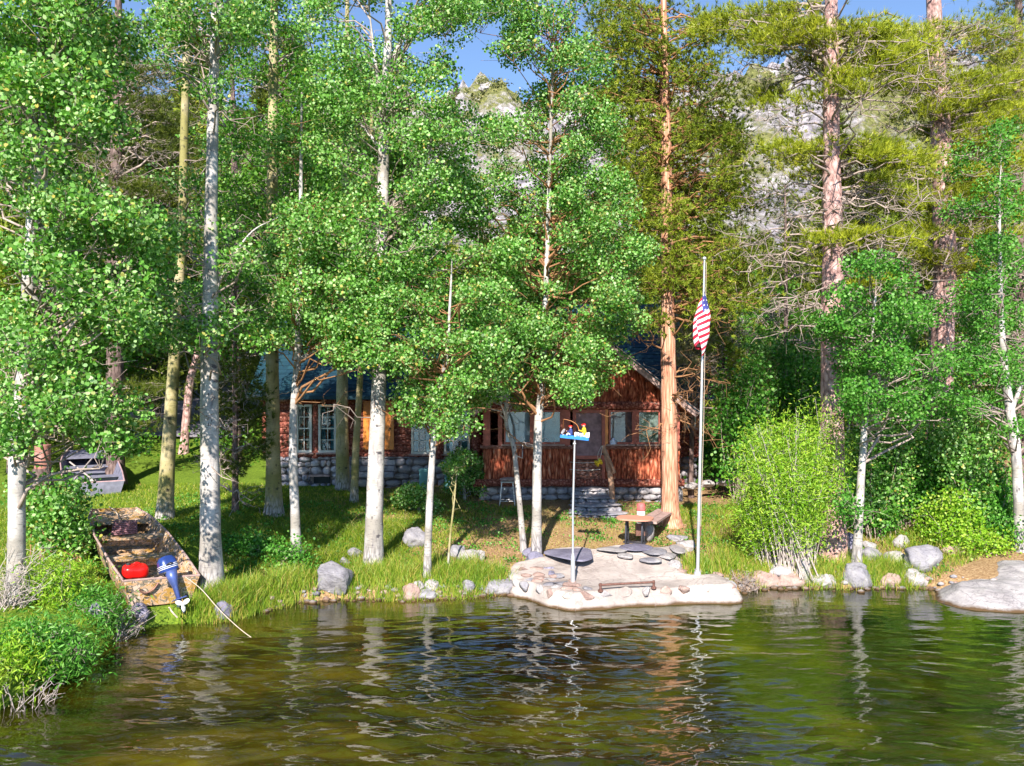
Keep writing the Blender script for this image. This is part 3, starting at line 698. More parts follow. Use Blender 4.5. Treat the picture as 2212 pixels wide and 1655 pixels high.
# posts between the windows
for i, (a, b_) in enumerate(((676, 691), (934, 960), (734, 748), (1018, 1040))):
    mb = MB(); xx = (wx(a, YW)+wx(b_, YW))/2; tube(mb, [(xx, YW-.1, zf-.05), (xx+.01, YW-.1, (zf+ze)/2), (xx, YW-.1, ze+.15)], abs(wx(b_, YW)-wx(a, YW))*.5, 10, jit=.06); mb.build('wall_post', M['log'], cab, True)
# orange door
mb = MB(); x0, x1 = wx(786, YW), wx(852, YW); z0, z1 = wz(970, YW), wz(866, YW)
for q in range(6):
    W_ = (x1-x0)/6; box(mb, (x0+W_*(q+.5), YW-.12, (z0+z1)/2), (W_*.97, .06, z1-z0))
od = mb.build('door', M['wood_orange'], cab); od['label'] = 'orange varnished plank door behind the big white aspen'
mb = MB(); ball(mb, (x1-.12, YW-.17, (z0+z1)/2-.1), .03); mb.build('handle', M['black_iron'], od)
mb = MB(); 
for q in range(3): box(mb, ((x0+x1)/2, YW-.45+.18*q, zf-.5+.17*q), (x1-x0+.1, .3, .15))
mb.build('door_step', M['stone_wall'], cab)
# ---- porch
pL, pR = wx(1045, YP), wx(1468, YP); px_ = (pL+pR)/2
zfl = wz(1050, YP); zsl = wz(968, YP); zhd = wz(884, YP); zht = wz(868, YP); zpk = wz(704, YP); zpe = 3.42
mb = MB(); stones(mb, pL, pR, YP-.05, gb, zfl-.02, .2)
for xx in (pL, pR):
    for k in range(9):
        V, F = rockV((.16, .2, .3), 2, 6, .05, 90+k, .72); mb.add(V+np.array([xx, YP+.2+k*.28, .9]), F)
mb.build('stone_footing', M['stone_wall'], cab, True)
mb = MB(); box(mb, (px_, YP+1.3, (gb+zfl)/2), (pR-pL-.1, 2.3, zfl-gb-.06)); mb.build('footing_core', M['mortar'], cab)
def slabs(mb, x0, x1, z0, zt, y, w=.17):
    x = x0
    while x < x1-.02:
        ww = min(w*rng.uniform(.6, 1.5), x1-x); a = zt(x+ww/2); 
        if a > z0+.03:
            m = 8; zz = np.linspace(z0, a, m); P = np.column_stack([np.full(m, x+ww/2)+rng.normal(0, .008, m), np.full(m, y+.03), zz])
            tube(mb, P, ww*.55, 8, jit=.09)
        x += ww
xd0, xd1 = wx(1236, YP), wx(1306, YP)
for a, b_ in ((pL, xd0), (xd1, pR)):
    mb = MB(); slabs(mb, a, b_, zfl, lambda x: zsl, YP); mb.build('bark_siding', M['bark_slab'], cab, True)
gx = (wx(1258, YP)); gs = (zpk-zpe)/(gx-pL+.15)
mb = MB(); slabs(mb, pL, pR, zht, lambda x: zpk-.1-abs(x-gx)*gs, YP, .2); g2 = mb.build('gable', M['bark_slab'], cab, True)
mb = MB(); V = np.array([[pL, YP+.06, zht], [pR, YP+.06, zht], [pR, YP+.06, max(zht, zpk-.1-abs(pR-gx)*gs)], [gx, YP+.06, zpk-.1], [pL, YP+.06, max(zht, zpk-.1-abs(pL-gx)*gs)]]); V2 = V+np.array([0, .1, 0])
mb.add(np.vstack([V, V2]), [[0,1,2,3,4],[9,8,7,6,5],[0,5,6,1],[1,6,7,2],[2,7,8,3],[3,8,9,4],[4,9,5,0]]); 
box(mb, ((pL+xd0)/2, YP+.1, (zfl+zsl)/2), (xd0-pL, .1, zsl-zfl)); box(mb, ((pR+xd1)/2, YP+.1, (zfl+zsl)/2), (pR-xd1, .1, zsl-zfl)); mb.build('wall_backing', M['log'], cab)
def hlog(mb, x0, x1, y, z, r):
    m = 30; tube(mb, np.column_stack([np.linspace(x0, x1, m), np.full(m, y), z+rng.normal(0, .006, m)]), r, 10, jit=.06)
mb = MB(); hlog(mb, pL-.25, pR+.2, YP-.06, (zhd+zht)/2, (zht-zhd)/2*1.15); mb.build('header_log', M['log'], cab, True)
mb = MB(); hlog(mb, pL-.1, xd0, YP-.05, zsl+.03, .06); hlog(mb, xd1, pR, YP-.05, zsl+.03, .06); mb.build('sill_log', M['beam'], cab, True)
mb = MB(); hlog(mb, pL-.3, pR+.1, YP-.08, zfl+.1, .11); mb.build('base_log', M['log'], cab, True)
for a, ww in ((1051, .2), (1080, .12), (1152, .11), (1220, .28), (1307, .14), (1371, .1), (1428, .12), (1458, .22)):
    mb = MB(); xx = wx(a, YP); box(mb, (xx, YP-.02, (zsl+zhd)/2), (ww, .12, zhd-zsl)); mb.build('porch_post', M['frame_red'] if a != 1307 else M['wood_orange'], cab)
for (a, b_, cu, lb_) in ((1090, 1146, 'blind_pale', 'porch window with a pale blue blind'), (1160, 1211, 'blind_teal', 'porch window with a teal blind right of a white aspen'), (1316, 1366, 'fabric_mauve', 'dim porch window right of the door'), (1377, 1423, 'fabric_grey', 'porch window beside the cedar trunk')):
    window(a, b_, 888, 957, YP, 1, 1, cu, 'frame_red', .05, lb_, off=.04)
# screen door
mb = MB(); z0, z1 = zfl+.06, zhd
for xx in (xd0+.05, xd1-.05): box(mb, (xx, YP-.06, (z0+z1)/2), (.09, .06, z1-z0))
for zz in (z0+.05, z0+.75, z1-.05): box(mb, ((xd0+xd1)/2, YP-.065, zz), (xd1-xd0-.19, .05, .1))
dr = mb.build('door', M['frame_red'], cab); dr['label'] = 'dark screen door at the top of the stone steps'
mb = MB(); box(mb, ((xd0+xd1)/2, YP-.03, z0+1.4), (xd1-xd0-.1, .012, z1-z0-.8)); mb.build('screen', M['fabric_mauve'], dr)
mb = MB()
for q in range(6): box(mb, ((xd0+xd1)/2, YP-.04, z0+.12+.1*q), (xd1-xd0-.1, .02, .09))
mb.build('kick_panel', M['beam'], dr)
mb = MB(); ball(mb, (xd1-.07, YP-.12, z0+.85), .028); mb.build('handle', M['black_iron'], dr)
# porch roof
for sgn, nm in ((-1, 'porch_roof'), (1, 'porch_roof')):
    x_e = pL-.35 if sgn == -1 else pR+.4; z_e = zpk-abs(x_e-gx)*gs; mb = MB(); L = math.hypot(x_e-gx, zpk-z_e); an = math.atan2(zpk-z_e, abs(x_e-gx)); n_ = 18
    for k in range(n_):
        t = (k+.5)/n_; box(mb, (x_e+(gx-x_e)*t, YP+1.5, z_e+(zpk-z_e)*t+.06), (L/n_*1.2, 4.1, .03), rotm(ry=sgn*(an-.05)) if sgn == 1 else rotm(ry=-(an-.05)))
    mb.build('porch_roof', M['roof'], cab)
    mb = MB(); beam(mb, (x_e, YP-.5, z_e-.02), (gx, YP-.5, zpk-.02), .06, .2); mb.build('rake_board', M['wood_weather'], cab)
    mb = MB(); beam(mb, (x_e-sgn*.1, YP+1.2, z_e-.06), (gx, YP+1.2, zpk-.07), 3.3, .03); mb.build('soffit', M['beam'], cab)
mb = MB(); z0 = zpk-.35
for xx in (pL+.06, pR-.06): mb = MB(); box(mb, (xx, YP+1.4, (zfl+zhd)/2), (.12, 2.3, zhd-zfl+.2)); mb.build('porch_side_wall', M['bark_slab'], cab)
# stone steps
st = empty('stone_steps', (wx(1280, 21.4), 21.4, gz(2, 21)), 'broad grey stone steps rising to the screen door', 'steps')
n_ = 4; xa, xb = wx(1222, 21.4), wx(1345, 21.4); zb = gz(2.1, 20.3)-.05
for k in range(n_):
    mb = MB(); y0 = 20.35+k*.52; ht = zb+(zfl-zb)*(k+1)/n_
    stones(mb, xa+.06*k, xb-.1*k, y0, zb-.15, ht-.05, .2, .3)
    V, F = rockV(((xb-xa)*.53-.08*k, .36, .05), 3, 5, .03, 40+k, .8); mb.add(V+np.array([(xa+xb)/2, y0+.3, ht-.03]), F)
    box(mb, ((xa+xb)/2, y0+.5, (zb+ht)/2-.06), (xb-xa-.2*k-.1, .6, ht-zb-.08))
    mb.build('step', M['stone_wall'], st, True)

# ================================================================== things by the porch
def rod(mb, a, b, r, n=8, mat=0): tube(mb, [a, (np.array(a)+np.array(b))/2, b], r, n, mat)
# metal step stool
Y = 22.0; x0, x1 = wx(1079, Y), wx(1112, Y); zb = gz((x0+x1)/2, Y); zt = zb+.62; xm = (x0+x1)/2
so = empty('metal_stool', (xm, Y, zb), 'pale blue-grey tube frame stool against the porch wall, cushion on top', 'stool')
fr = MB()
mbs = []
for sx in (-1, 1):
    for sy in (-1, 1):
        mb = MB(); rod(mb, (xm+sx*.21, Y+sy*.17, zb-.02), (xm+sx*.15, Y+sy*.12, zt), .014); mb.build('leg', M['white_metal'], so)
for zz, wd_, dd in ((zb+.12, .195, .155), (zb+.46, .165, .13)):
    for sy in (-1, 1): rod(fr, (xm-wd_, Y+sy*dd, zz), (xm+wd_, Y+sy*dd, zz), .011)
    for sx in (-1, 1): rod(fr, (xm+sx*wd_, Y-dd, zz), (xm+sx*wd_, Y+dd, zz), .011)
fr.build('frame_rails', M['white_metal'], so)
mb = MB(); box(mb, (xm, Y, zt+.012), (.36, .28, .025)); mb.build('seat', M['frame_white'], so)
mb = MB(); V, F = rockV((.27, .19, .06), 3, 0, .02, 3); mb.add(V+np.array([xm+.06, Y, zt+.08]), F); cu = mb.build('seat_cushion', M['wood_weather'], None, True, loc=(xm+.06, Y, zt+.03)); tag(cu, 'faded mauve cushion lying on the metal stool', 'cushion')
# leaning forked post with hanging yellow reel
Y = 21.5
mb = MB(); a = at(1323, 1088, Y); a[2] = gz(a[0], a[1])-.05
tube(mb, catmull([a, at(1319, 1040, Y), at(1312, 1000, Y+.1), at(1303, 962, Y+.2)], 5), np.linspace(.085, .055, 16), 10, jit=.06)
tube(mb, catmull([at(1327, 1022, Y-.06), at(1314, 990, Y-.05), at(1304, 966, Y+.05)], 5), np.linspace(.05, .042, 11), 8, jit=.05)
o = mb.build('leaning_post', M['wood_post'], None, True, loc=a); tag(o, 'crooked peeled log post leaning at the right of the stone steps', 'post')
Yr = 21.3; c = at(1292, 999, Yr)
rl = empty('hanging_reel', c, 'small yellow reel hanging on a cord beside the leaning post', 'reel')
mb = MB(); lathe(mb, c-np.array([0, 0, .0]), [(.02,-.07),(.10,-.07),(.10,-.05),(.055,-.04),(.055,.04),(.10,.05),(.10,.07),(.02,.07)], 14, 0, rotm(ry=1.1, rz=.4)); mb.build('spool', M['yellow'], rl, True)
mb = MB(); t_ = at(1300, 963, Yr); tube(mb, catmull([c+[0, 0, .05], (c+t_)/2+[-.06, 0, 0], t_, (c+t_)/2+[.03, 0, .02], c+[.02, 0, .05]], 5), .006, 5); mb.build('cord', M['frame_white'], rl)
mb = MB()
for dz in (998, 1014): tube(mb, catmull([at(1230, dz, 21.6), at(1262, dz+2, 21.45), at(1296, dz, 21.3)], 4), .007, 5)
o = mb.build('rope_barrier', M['frame_white'], None, False, loc=at(1230, 998, 21.6)); tag(o, 'two thin pale ropes strung across the stone steps', 'rope')
# small lantern on the porch sill
mb = MB(); c = at(1324, 952, YP-.12); lathe(mb, c-[0, 0, .02], [(.09,-.08),(.10,.0),(.06,.05),(.02,.1)], 12); o = mb.build('sill_ornament', M['blind_pale'], None, True, loc=c-[0, 0, .1]); tag(o, 'small periwinkle ornament on the porch window sill', 'ornament')
# teal bins by the footing
for i, (a, b_, t_, bt, Y, lab) in enumerate(((906, 931, 1016, 1047, 23.6, 'square teal recycling bin with green print beside the slender white aspen'), (960, 990, 1008, 1040, 24.1, 'teal rubbish bin half hidden behind the leafy young aspen bush'))):
    x0, x1 = wx(a, Y), wx(b_, Y); xm = (x0+x1)/2; g0 = gz(xm, Y); zt = max(wz(t_, Y), g0+.35); W_ = x1-x0
    bn = empty('recycling_bin' if i == 0 else 'rubbish_bin', (xm, Y, g0), lab, 'bin')
    mb = MB(); box(mb, (xm, Y, (g0+zt)/2), (W_*.9, W_*.85, zt-g0), taper=1.1); mb.build('body', M['teal_plastic'], bn)
    mb = MB(); box(mb, (xm, Y, zt+.02), (W_*1.06, W_*1.0, .04)); box(mb, (xm, Y, zt+.05), (W_*.95, W_*.88, .03), taper=.9); mb.build('lid', M['teal_plastic'], bn)
    if i == 0:
        mb = MB()
        for k in range(3):                                   # three chasing arrows
            an = k*2*math.pi/3+.5; ct = np.array([xm, Y-W_*.45-.012, (g0+zt)/2]); p = ct+np.array([math.cos(an)*.07, 0, math.sin(an)*.07]); q = ct+np.array([math.cos(an+1.6)*.07, 0, math.sin(an+1.6)*.07])
            beam(mb, p, q, .008, .03, up=(0, 1, 0)); 
        mb.build('print_mark', M['green_print'], bn)
# round table on cast iron sewing-machine legs
Y = 17.7; c = at(1371, 1119, Y); zt = c[2]; g0 = gz(c[0], Y); xm = c[0]
tb = empty('side_table', (xm, Y, g0), 'small peach-topped table on black cast iron treadle legs, left of the plank bench', 'table')
mb = MB(); a = np.linspace(0, 2*np.pi, 28, endpoint=False); pr = np.stack([np.cos(a)*.255, np.sin(a)*.22], 1); pr = np.sign(pr)*np.abs(pr)**.75*np.array([1.12, .98])
V = np.vstack([np.column_stack([pr, np.zeros(28)]), np.column_stack([pr, np.full(28, .035)])]) @ rotm(rz=-.35).T+np.array([xm, Y, zt-.02])
mb.add(V, [list(range(28))[::-1], list(range(28, 56))]+[[i, (i+1) % 28, 28+(i+1) % 28, 28+i] for i in range(28)]); mb.build('tabletop', M['wood_pink'], tb)
for sx in (-1, 1):
    mb = MB(); d = np.array([.93, -.36, 0])*sx*.18; s_ = np.array([.36, .93, 0])*.14; cc = np.array([xm, Y, 0])+d
    f0 = cc-s_+[0, 0, g0]; f1 = cc+s_+[0, 0, g0]; t0 = cc-s_*.45+[0, 0, zt-.02]; t1 = cc+s_*.45+[0, 0, zt-.02]
    tube(mb, catmull([f0, (f0+t0)/2-s_*.25, t0], 5), .02, 7); tube(mb, catmull([f1, (f1+t1)/2+s_*.25, t1], 5), .02, 7)
    rod(mb, f0, t1, .012); rod(mb, f1, t0, .012); rod(mb, t0, t1, .02); rod(mb, f0+[0, 0, .03], f1+[0, 0, .03], .02)
    k = np.linspace(0, 2*np.pi, 17); mid = cc+[0, 0, g0+.12]; tube(mb, [mid+s_*.6*math.cos(q)+np.array([0, 0, .1*math.sin(q)]) for q in k], .014, 6, cap=False)
    mb.build('leg', M['black_iron'], tb, True)
mb = MB(); d = np.array([.93, -.36, 0])*.25; m_ = np.array([xm, Y, g0+.15]); beam(mb, m_-d, m_+d, .17, .025); mb.build('treadle', M['black_iron'], tb)
mb = MB(); box(mb, (xm+.13, Y+.1, (zt+g0)/2+.07), (.2, .12, .26)); mb.build('drawer_box', M['iron'], tb)
# red and white cylinder on the bench end
Y = 19.0; c = at(1384, 1124, Y); zb_ = wz(1121, Y); zt_ = wz(1086, Y); hh = zt_-zb_
fe = empty('painted_keg', (c[0], Y, zb_), 'stout cylinder painted red above and white below, behind the peach tabletop', 'keg')
g1 = gz(c[0], Y)
mb = MB(); lathe(mb, (c[0], Y, g1), [(.095, 0), (.1, .02), (.1, zb_-g1+hh*.5)], 18); mb.build('lower_band', M['white_paint'], fe, True)
mb = MB(); lathe(mb, (c[0], Y, zb_+hh*.5), [(.1, .002), (.104, .02), (.104, hh*.36), (.08, hh*.46), (.02, hh*.5)], 18); mb.build('upper_band', simple('faded_red_paint', (.50,.12,.12), .6, 0, .4, 14, .1), fe, True)
# plank bench to the cedar
a0 = at(1397, 1130, 18.0); a1 = at(1434, 1110, 19.5); a0[2] = a1[2] = .98
bn = empty('plank_bench', ((a0[0]+a1[0])/2, (a0[1]+a1[1])/2, gz(a0[0], a0[1])), 'low bench of two weathered planks ending at the orange cedar trunk', 'bench')
d = (a1-a0)/np.linalg.norm(a1-a0); s_ = np.array([-d[1], d[0], 0])
for k in (-1, 1):
    mb = MB(); beam(mb, a0+s_*k*.115, a1+d*.25+s_*k*.115, .215, .05); mb.build('seat_plank', M['wood_weather'], bn)
for e in (a0+d*.18, a1-d*.05):
    mb = MB(); V, F = rockV((.12, .15, .24), 3, 6, .06, int(e[0]*100)+7, .7); mb.add(V+e-[0, 0, .24], F); mb.build('stone_leg', M['rock_white'], bn, True)
mb = MB(); beam(mb, a0-[0, 0, .05], a1-[0, 0, .05], .1, .05); mb.build('rail', M['wood_weather'], bn)

# ================================================================== stone patio with rail
def smooth_poly(P, k=5):
    Q = np.vstack([P[-2:], P, P[:3]]); C = catmull(np.column_stack([Q, np.zeros(len(Q))]), k)[:, :2]
    return C[2*k:2*k+len(P)*k]
pa = empty('stone_patio', (top[:, 0].mean(), top[:, 1].mean(), .1), 'pale mortared stone patio jutting into the lake at the foot of the steps', 'patio')
sp = smooth_poly(top)
def mound(poly, ztop, zbot, bev=.1, res=.045, rough=.03, seed=0, slope=(0, 0)):
    """rounded slab: a heightfield whose rim falls steeply to zbot"""
    x0, y0 = poly.min(0)-.15; x1, y1 = poly.max(0)+.15
    X, Y = np.meshgrid(np.arange(x0, x1, res), np.arange(y0, y1, res))
    ins = in_poly(poly, X, Y); d = edge_dist(poly, X, Y)*np.where(ins, 1, -1)+vnoise(X, Y, 3, seed)*.09+vnoise(X, Y, 1.3, seed+5)*.14
    t = np.clip((d+bev*.4)/bev, 0, 1); t = t**.5
    top_ = (ztop(Y) if callable(ztop) else ztop)+vnoise(X, Y, 1.1, seed+1)*rough*3+vnoise(X, Y, 4, seed+2)*rough+slope[0]*(X-poly[:, 0].mean())+slope[1]*(Y-poly[:, 1].mean())
    Z = zbot+(top_-zbot)*t
    ny, nx = X.shape; V = np.stack([X, Y, Z], -1).reshape(-1, 3)
    i = np.arange(ny-1)[:, None]; j = np.arange(nx-1)[None, :]
    F = np.stack([i*nx+j, i*nx+j+1, (i+1)*nx+j+1, (i+1)*nx+j], -1).reshape(-1, 4)
    keep = (t.reshape(-1)[F] > 0).any(1); mb = MB(); mb.add(V, F[keep]); return mb
mound(sp, slab_top, -.30, .22, .035, .025, 3, (0, 0)).build('slab', M['mortar'], pa, True)
# flagstones and cobbles set in it
def slab_at(px, py, w, h, z, mat, seed, th=.04, name='flagstone'):
    c = px_plane(px, py, z); Yc = c[1]; sx = w/2/FPX*Yc; sy = h/2/FPX*Yc*Yc/(CAMZ-z)
    V, F = rockV((sx, sy, th), 3, 8, .02, seed, .6); mb = MB(); mb.add(V+c, F); mb.build(name, M[mat], pa, True)
for k, (a, b_, c_, d_, m) in enumerate(((1232,1196,118,34,'rock_blue'),(1372,1182,76,14,'rock_blue'),(1322,1187,70,12,'rock_white'),(1352,1200,40,12,'rock_white'),(1410,1190,60,16,'rock_grey'),(1440,1200,46,14,'rock_white'),(1408,1210,56,10,'rock_grey'),(1462,1186,40,18,'rock_white'))):
    slab_at(a, b_, c_, d_, slab_z(b_)+.035, m, 60+k, .04)
# face stones along the front
gs_ = np.random.default_rng(5); k = 0
for inset, step, xr in ((.11, .31, (-9, 9)), (.34, .27, (-9, 1.5)), (.60, .27, (-9, 1.0)), (.86, .3, (-9, .55))):
    cen = sp.mean(0); acc = 0
    for i in range(1, len(sp)):
        acc += np.hypot(*(sp[i]-sp[i-1])); p_ = sp[i]
        if acc < step or p_[1] > 16.2 or p_[0] > xr[1]: continue
        acc = 0; t_ = sp[(i+2) % len(sp)]-sp[i-2]; nn = np.array([-t_[1], t_[0]]); nn /= np.linalg.norm(nn)+1e-9
        if nn@(cen-p_) < 0: nn = -nn
        q = p_+nn*inset; zz = float(slab_top(q[1])); lift = -.085 if inset < .2 else -.02
        V, F = rockV((gs_.uniform(.10, .17), gs_.uniform(.08, .13), .05 if inset > .2 else .11), 3, 14, .05, 900+k, .42); mb = MB(); mb.add(V+np.array([q[0], q[1], zz+lift+.015]), F)
        mb.build('cobble', M[(['rock_pink', 'rock_white', 'rock_pink', 'mortar', 'rock_grey', 'rock_white'] if inset < .2 else ['rock_blue', 'rock_grey', 'rock_pink', 'rock_grey', 'rock_white', 'rock_pink'])[int(gs_.integers(0, 6))]], pa, True); k += 1
a = px_plane(1293, 1272, ZP+.04); b_ = px_plane(1414, 1263, ZP+.06); a[2] = ZP+.11; b_[2] = ZP+.11
rl = empty('mooring_rail', (a+b_)/2-[0, 0, .1], 'rusty iron mooring bar fixed along the patio edge', 'rail')
mb = MB(); rod(mb, a, b_, .022); mb.build('bar', M['iron'], rl, True)
for e in (a+(b_-a)*.03, b_-(b_-a)*.02):
    mb = MB(); rod(mb, e+[0, 0, .03], e-[0, 0, .14], .024); lathe(mb, e-[0, 0, .12], [(.05, 0), (.05, .03), (.03, .04)], 10); mb.build('bracket', M['iron'], rl)

# ---- flag pole
fb = px_plane(1506, 1245, ZP); Yf = fb[1]; ztop = wz(562, Yf)
fp = empty('flagpole', fb, 'tall thin silver flagpole standing at the right edge of the patio', 'flagpole')
xt = wx(1521, Yf)
mb = MB(); tube(mb, [fb-[0, 0, .1], ((fb[0]*.5+xt*.5), Yf, (fb[2]+ztop)/2), (xt, Yf, ztop)], [.034, .028, .018], 12); pole = mb.build('pole', M['white_metal'], fp, True)
mb = MB(); ball(mb, (xt, Yf, ztop+.03), .04); mb.build('finial', M['white_metal'], fp)
mb = MB(); lathe(mb, fb-[0, 0, .02], [(.07, 0), (.07, .1), (.04, .14)], 14); mb.build('base_collar', M['white_metal'], fp, True)
mb = MB(); tube(mb, [fb+[.05, -.05, .9], ((fb[0]*.5+xt*.5)+.045, Yf-.045, (fb[2]+ztop)/2), (xt+.03, Yf-.03, ztop-.05)], .005, 5); mb.build('halyard', M['rope_tan'], fp)
mb = MB(); c = fb+[.05, -.05, .9]; beam(mb, c-[0, 0, .09], c+[0, 0, .09], .02, .025, up=(0, 1, 0)); mb.build('cleat', M['iron'], fp)
# flag, limp
mb = MB(); NU, NV = 78, 65; zt0 = wz(620, Yf); xf = wx(1520, Yf)
u = np.linspace(0, 1, NU); v = np.linspace(0, 1, NV); U, Vv = np.meshgrid(u, v)
fall = .62*U**.9; Z = zt0-Vv*.78-fall+.05*np.sin(U*9)*Vv
amp = .022+.15*np.sin(np.pi*np.clip(.02+.80*(Vv*.75+U*.30), 0, 1))**1.3; 
X = xf-.03*Vv-.02+amp*np.sin(U*2*np.pi*1.55+.6-1.2*Vv)*np.clip(U*6, 0, 1)-.05*U
Yv = Yf-.03+.09*np.cos(U*2*np.pi*1.55+.4-1.2*Vv)*np.clip(U*6, 0, 1)-.05*U+.02*np.sin(Vv*12+U*20)
V = np.stack([X, Yv, Z], -1).reshape(-1, 3)
i = np.arange(NV-1)[:, None]; j = np.arange(NU-1)[None, :]
F = np.stack([i*NU+j, i*NU+j+1, (i+1)*NU+j+1, (i+1)*NU+j], -1)
ii = np.broadcast_to(i, F.shape[:2]); jj = np.broadcast_to(j, F.shape[:2])
stripe = (ii//5 % 2); cant = (jj < 24) & (ii < 25); star = cant & (((jj//2) % 3 == 1) & ((ii//2) % 4 == (1+2*((jj//6) % 2))) & (jj > 1) & (ii > 1))
matid = np.where(cant, np.where(star, 0, 2), np.where(stripe == 0, 1, 0))
for m in (0, 1, 2): mb.add(V if m == 0 else V, F[matid == m], m, .5)
fmats = [simple('flag_white', (.8,.78,.78), .8, 0, .04, 8, 0), simple('flag_red', (.62,.015,.05), .8, 0, .08, 8, 0), simple('flag_blue', (.05,.06,.26), .8, 0, .08, 8, 0)]
fl = mb.build('flag', fmats, None, True, loc=(xf, Yf, zt0)); tag(fl, 'American flag with red and white stripes hanging limp on the silver pole', 'flag')

# ---- pole with the painted fishing-boat whirligig
sb = px_plane(1237, 1256, ZP); Ys = sb[1]; zt_ = wz(948, Ys)
sp_ = empty('sign_pole', sb, 'white pipe pole on the patio carrying the painted wooden fishing boat', 'pole')
mb = MB(); tube(mb, [sb-[0, 0, .05], (sb[0], Ys, (sb[2]+zt_)/2), (wx(1241, Ys), Ys, zt_)], [.022, .02, .017], 12); mb.build('pipe', M['white_metal'], sp_, True)
mb = MB(); lathe(mb, sb-[0, 0, .02], [(.045, 0), (.04, .5), (.034, .52), (.024, .56)], 14); mb.build('sleeve', M['white_metal'], sp_, True)
mb = MB(); lathe(mb, (wx(1240.5, Ys), Ys, wz(961, Ys)), [(.022, 0), (.034, .012), (.034, .03), (.022, .045)], 12); mb.build('coupling', M['white_metal'], sp_, True)
pc = at(1241, 947, Ys); wh = empty('fishing_boat_ornament', pc, 'painted wooden ornament of two figures fishing from a little white boat on blue waves', 'ornament')
Lx = 62/2/FPX*Ys; ax = np.array([.97, -.22, -.09]); ax /= np.linalg.norm(ax); ay = np.array([.22, .97, 0]); az = np.cross(ax, ay); az /= np.linalg.norm(az); ay = np.cross(az, ax); RW = np.stack([ax, ay, az], 1)
def LW(x, y, z): return pc+RW@np.array([x, y, z])
mb = MB(); n_ = 24; xs_ = np.linspace(-Lx, Lx, n_); tp = .035+.018*np.abs(np.sin(xs_*26)); lo = np.full(n_, -.012)
V = np.array([LW(x, y, z) for y in (-.07, .07) for x, z in list(zip(xs_, tp))+list(zip(xs_, lo))])
Fq = []
for k in range(n_-1):
    a0_, b0_ = k, k+n_; a1_, b1_ = k+2*n_, k+3*n_
    Fq += [[a0_, b0_, b0_+1, a0_+1], [a1_, a1_+1, b1_+1, b1_], [a0_, a0_+1, a1_+1, a1_], [b0_, b1_, b1_+1, b0_+1]]
Fq += [[0, 2*n_, 3*n_, n_], [n_-1, 2*n_-1, 4*n_-1, 3*n_-1]]
mb.add(V, Fq); mb.build('wave_base', M['sky_blue'], wh)
mb = MB(); x0_, x1_ = -.01, Lx+.0; pr = []
for t in np.linspace(0, 1, 9):
    xx = x0_+(x1_-x0_)*t; hw = .05*math.sin(math.pi*min(1, .22+t*.9))+.008; zt__ = .115+.03*(t-.3)**2*2; pr.append([(xx, -hw, zt__), (xx, -hw*.55, .03), (xx, hw*.55, .03), (xx, hw, zt__)])
V = np.array([LW(*p) for s__ in pr for p in s__]); Fq = []
for k in range(8):
    for q in range(3): Fq.append([k*4+q, k*4+q+1, (k+1)*4+q+1, (k+1)*4+q])
Fq += [[0, 1, 2, 3], [35, 34, 33, 32]]
mb.add(V, Fq); mb.build('toy_boat', M['white_paint'], wh)
# lettering on the little hull
fc = bpy.data.curves.new('lettering', 'FONT'); fc.body = 'Duvwa'; fc.size = .052; fc.extrude = .002
fo = bpy.data.objects.new('lettering_src', fc); COL.objects.link(fo); bpy.context.view_layer.update()
me = bpy.data.meshes.new_from_object(fo.evaluated_get(bpy.context.evaluated_depsgraph_get())); bpy.data.objects.remove(fo)
lo_ = bpy.data.objects.new('lettering', me); COL.objects.link(lo_); me.materials.clear(); me.materials.append(M['black']); lo_.parent = wh
mw = Matrix([[RW[0, 0], RW[0, 2], -RW[0, 1], 0], [RW[1, 0], RW[1, 2], -RW[1, 1], 0], [RW[2, 0], RW[2, 2], -RW[2, 1], 0], [0, 0, 0, 1]])
off = RW@np.array([.02, -.062, .055]); mw.translation = Vector(off); lo_.matrix_local = mw
def figure(x, z, s, coat, cap, facing, legs, name):
    o = empty_part = None
    mb = MB()                                   # body: hips to head as one lathe-like skin
    def pt(dx, dy, dz): return LW(x+dx*facing*s, dy*s, z+dz*s)
    tube(mb, catmull([pt(0, 0, 0), pt(.0, 0, .05), pt(.01, 0, .12), pt(.015, 0, .165), pt(.02, 0, .19)], 3), np.interp(np.linspace(0, 1, 13), [0, .3, .7, .85, 1], [.05, .058, .05, .03, .022])*s, 12)
    for sy in (-1, 1):
        tube(mb, catmull([pt(.01, sy*.045, .145), pt(.05, sy*.05, .09), pt(.115, sy*.02, .095)], 4), np.linspace(.022, .014, 9)*s, 8)
    b = mb.build('figure_body', M[coat], wh, True)
    mb = MB(); ball(mb, pt(.022, 0, .225), (.036*s, .033*s, .04*s)); ball(mb, pt(.058, 0, .222), .009*s, k=2)
    for sy in (-1, 1): ball(mb, pt(.13, sy*.018, .097), .014*s, k=2); ball(mb, pt(.02, sy*.034, .225), .008*s, k=1)
    mb.build('face_and_hands', M['skin'], b, True)
    mb = MB(); 
    for sy in (-1, 1): ball(mb, pt(.053, sy*.013, .232), .004*s, k=1)
    mb.build('eyes', M['black'], b)
    mb = MB(); V, F = ico(2); V = V.copy(); V[:, 2] = np.maximum(V[:, 2], -.1); mb.add((V*np.array([.044, .042, .036])*s)@RW.T+pt(.015, 0, .243), F); tube(mb, [pt(.03, 0, .243), pt(.078, 0, .238)], [.03*s, .02*s], 8); mb.build('cap', M[cap], b, True)
    mb = MB()
    for sy in (-1, 1): tube(mb, catmull([pt(.01, sy*.028, .01), pt(.09, sy*.03, .03), pt(.12, sy*.03, -.055)], 4), np.linspace(.026, .018, 9)*s, 8)
    mb.build('legs', M[legs], b, True)
    return pt
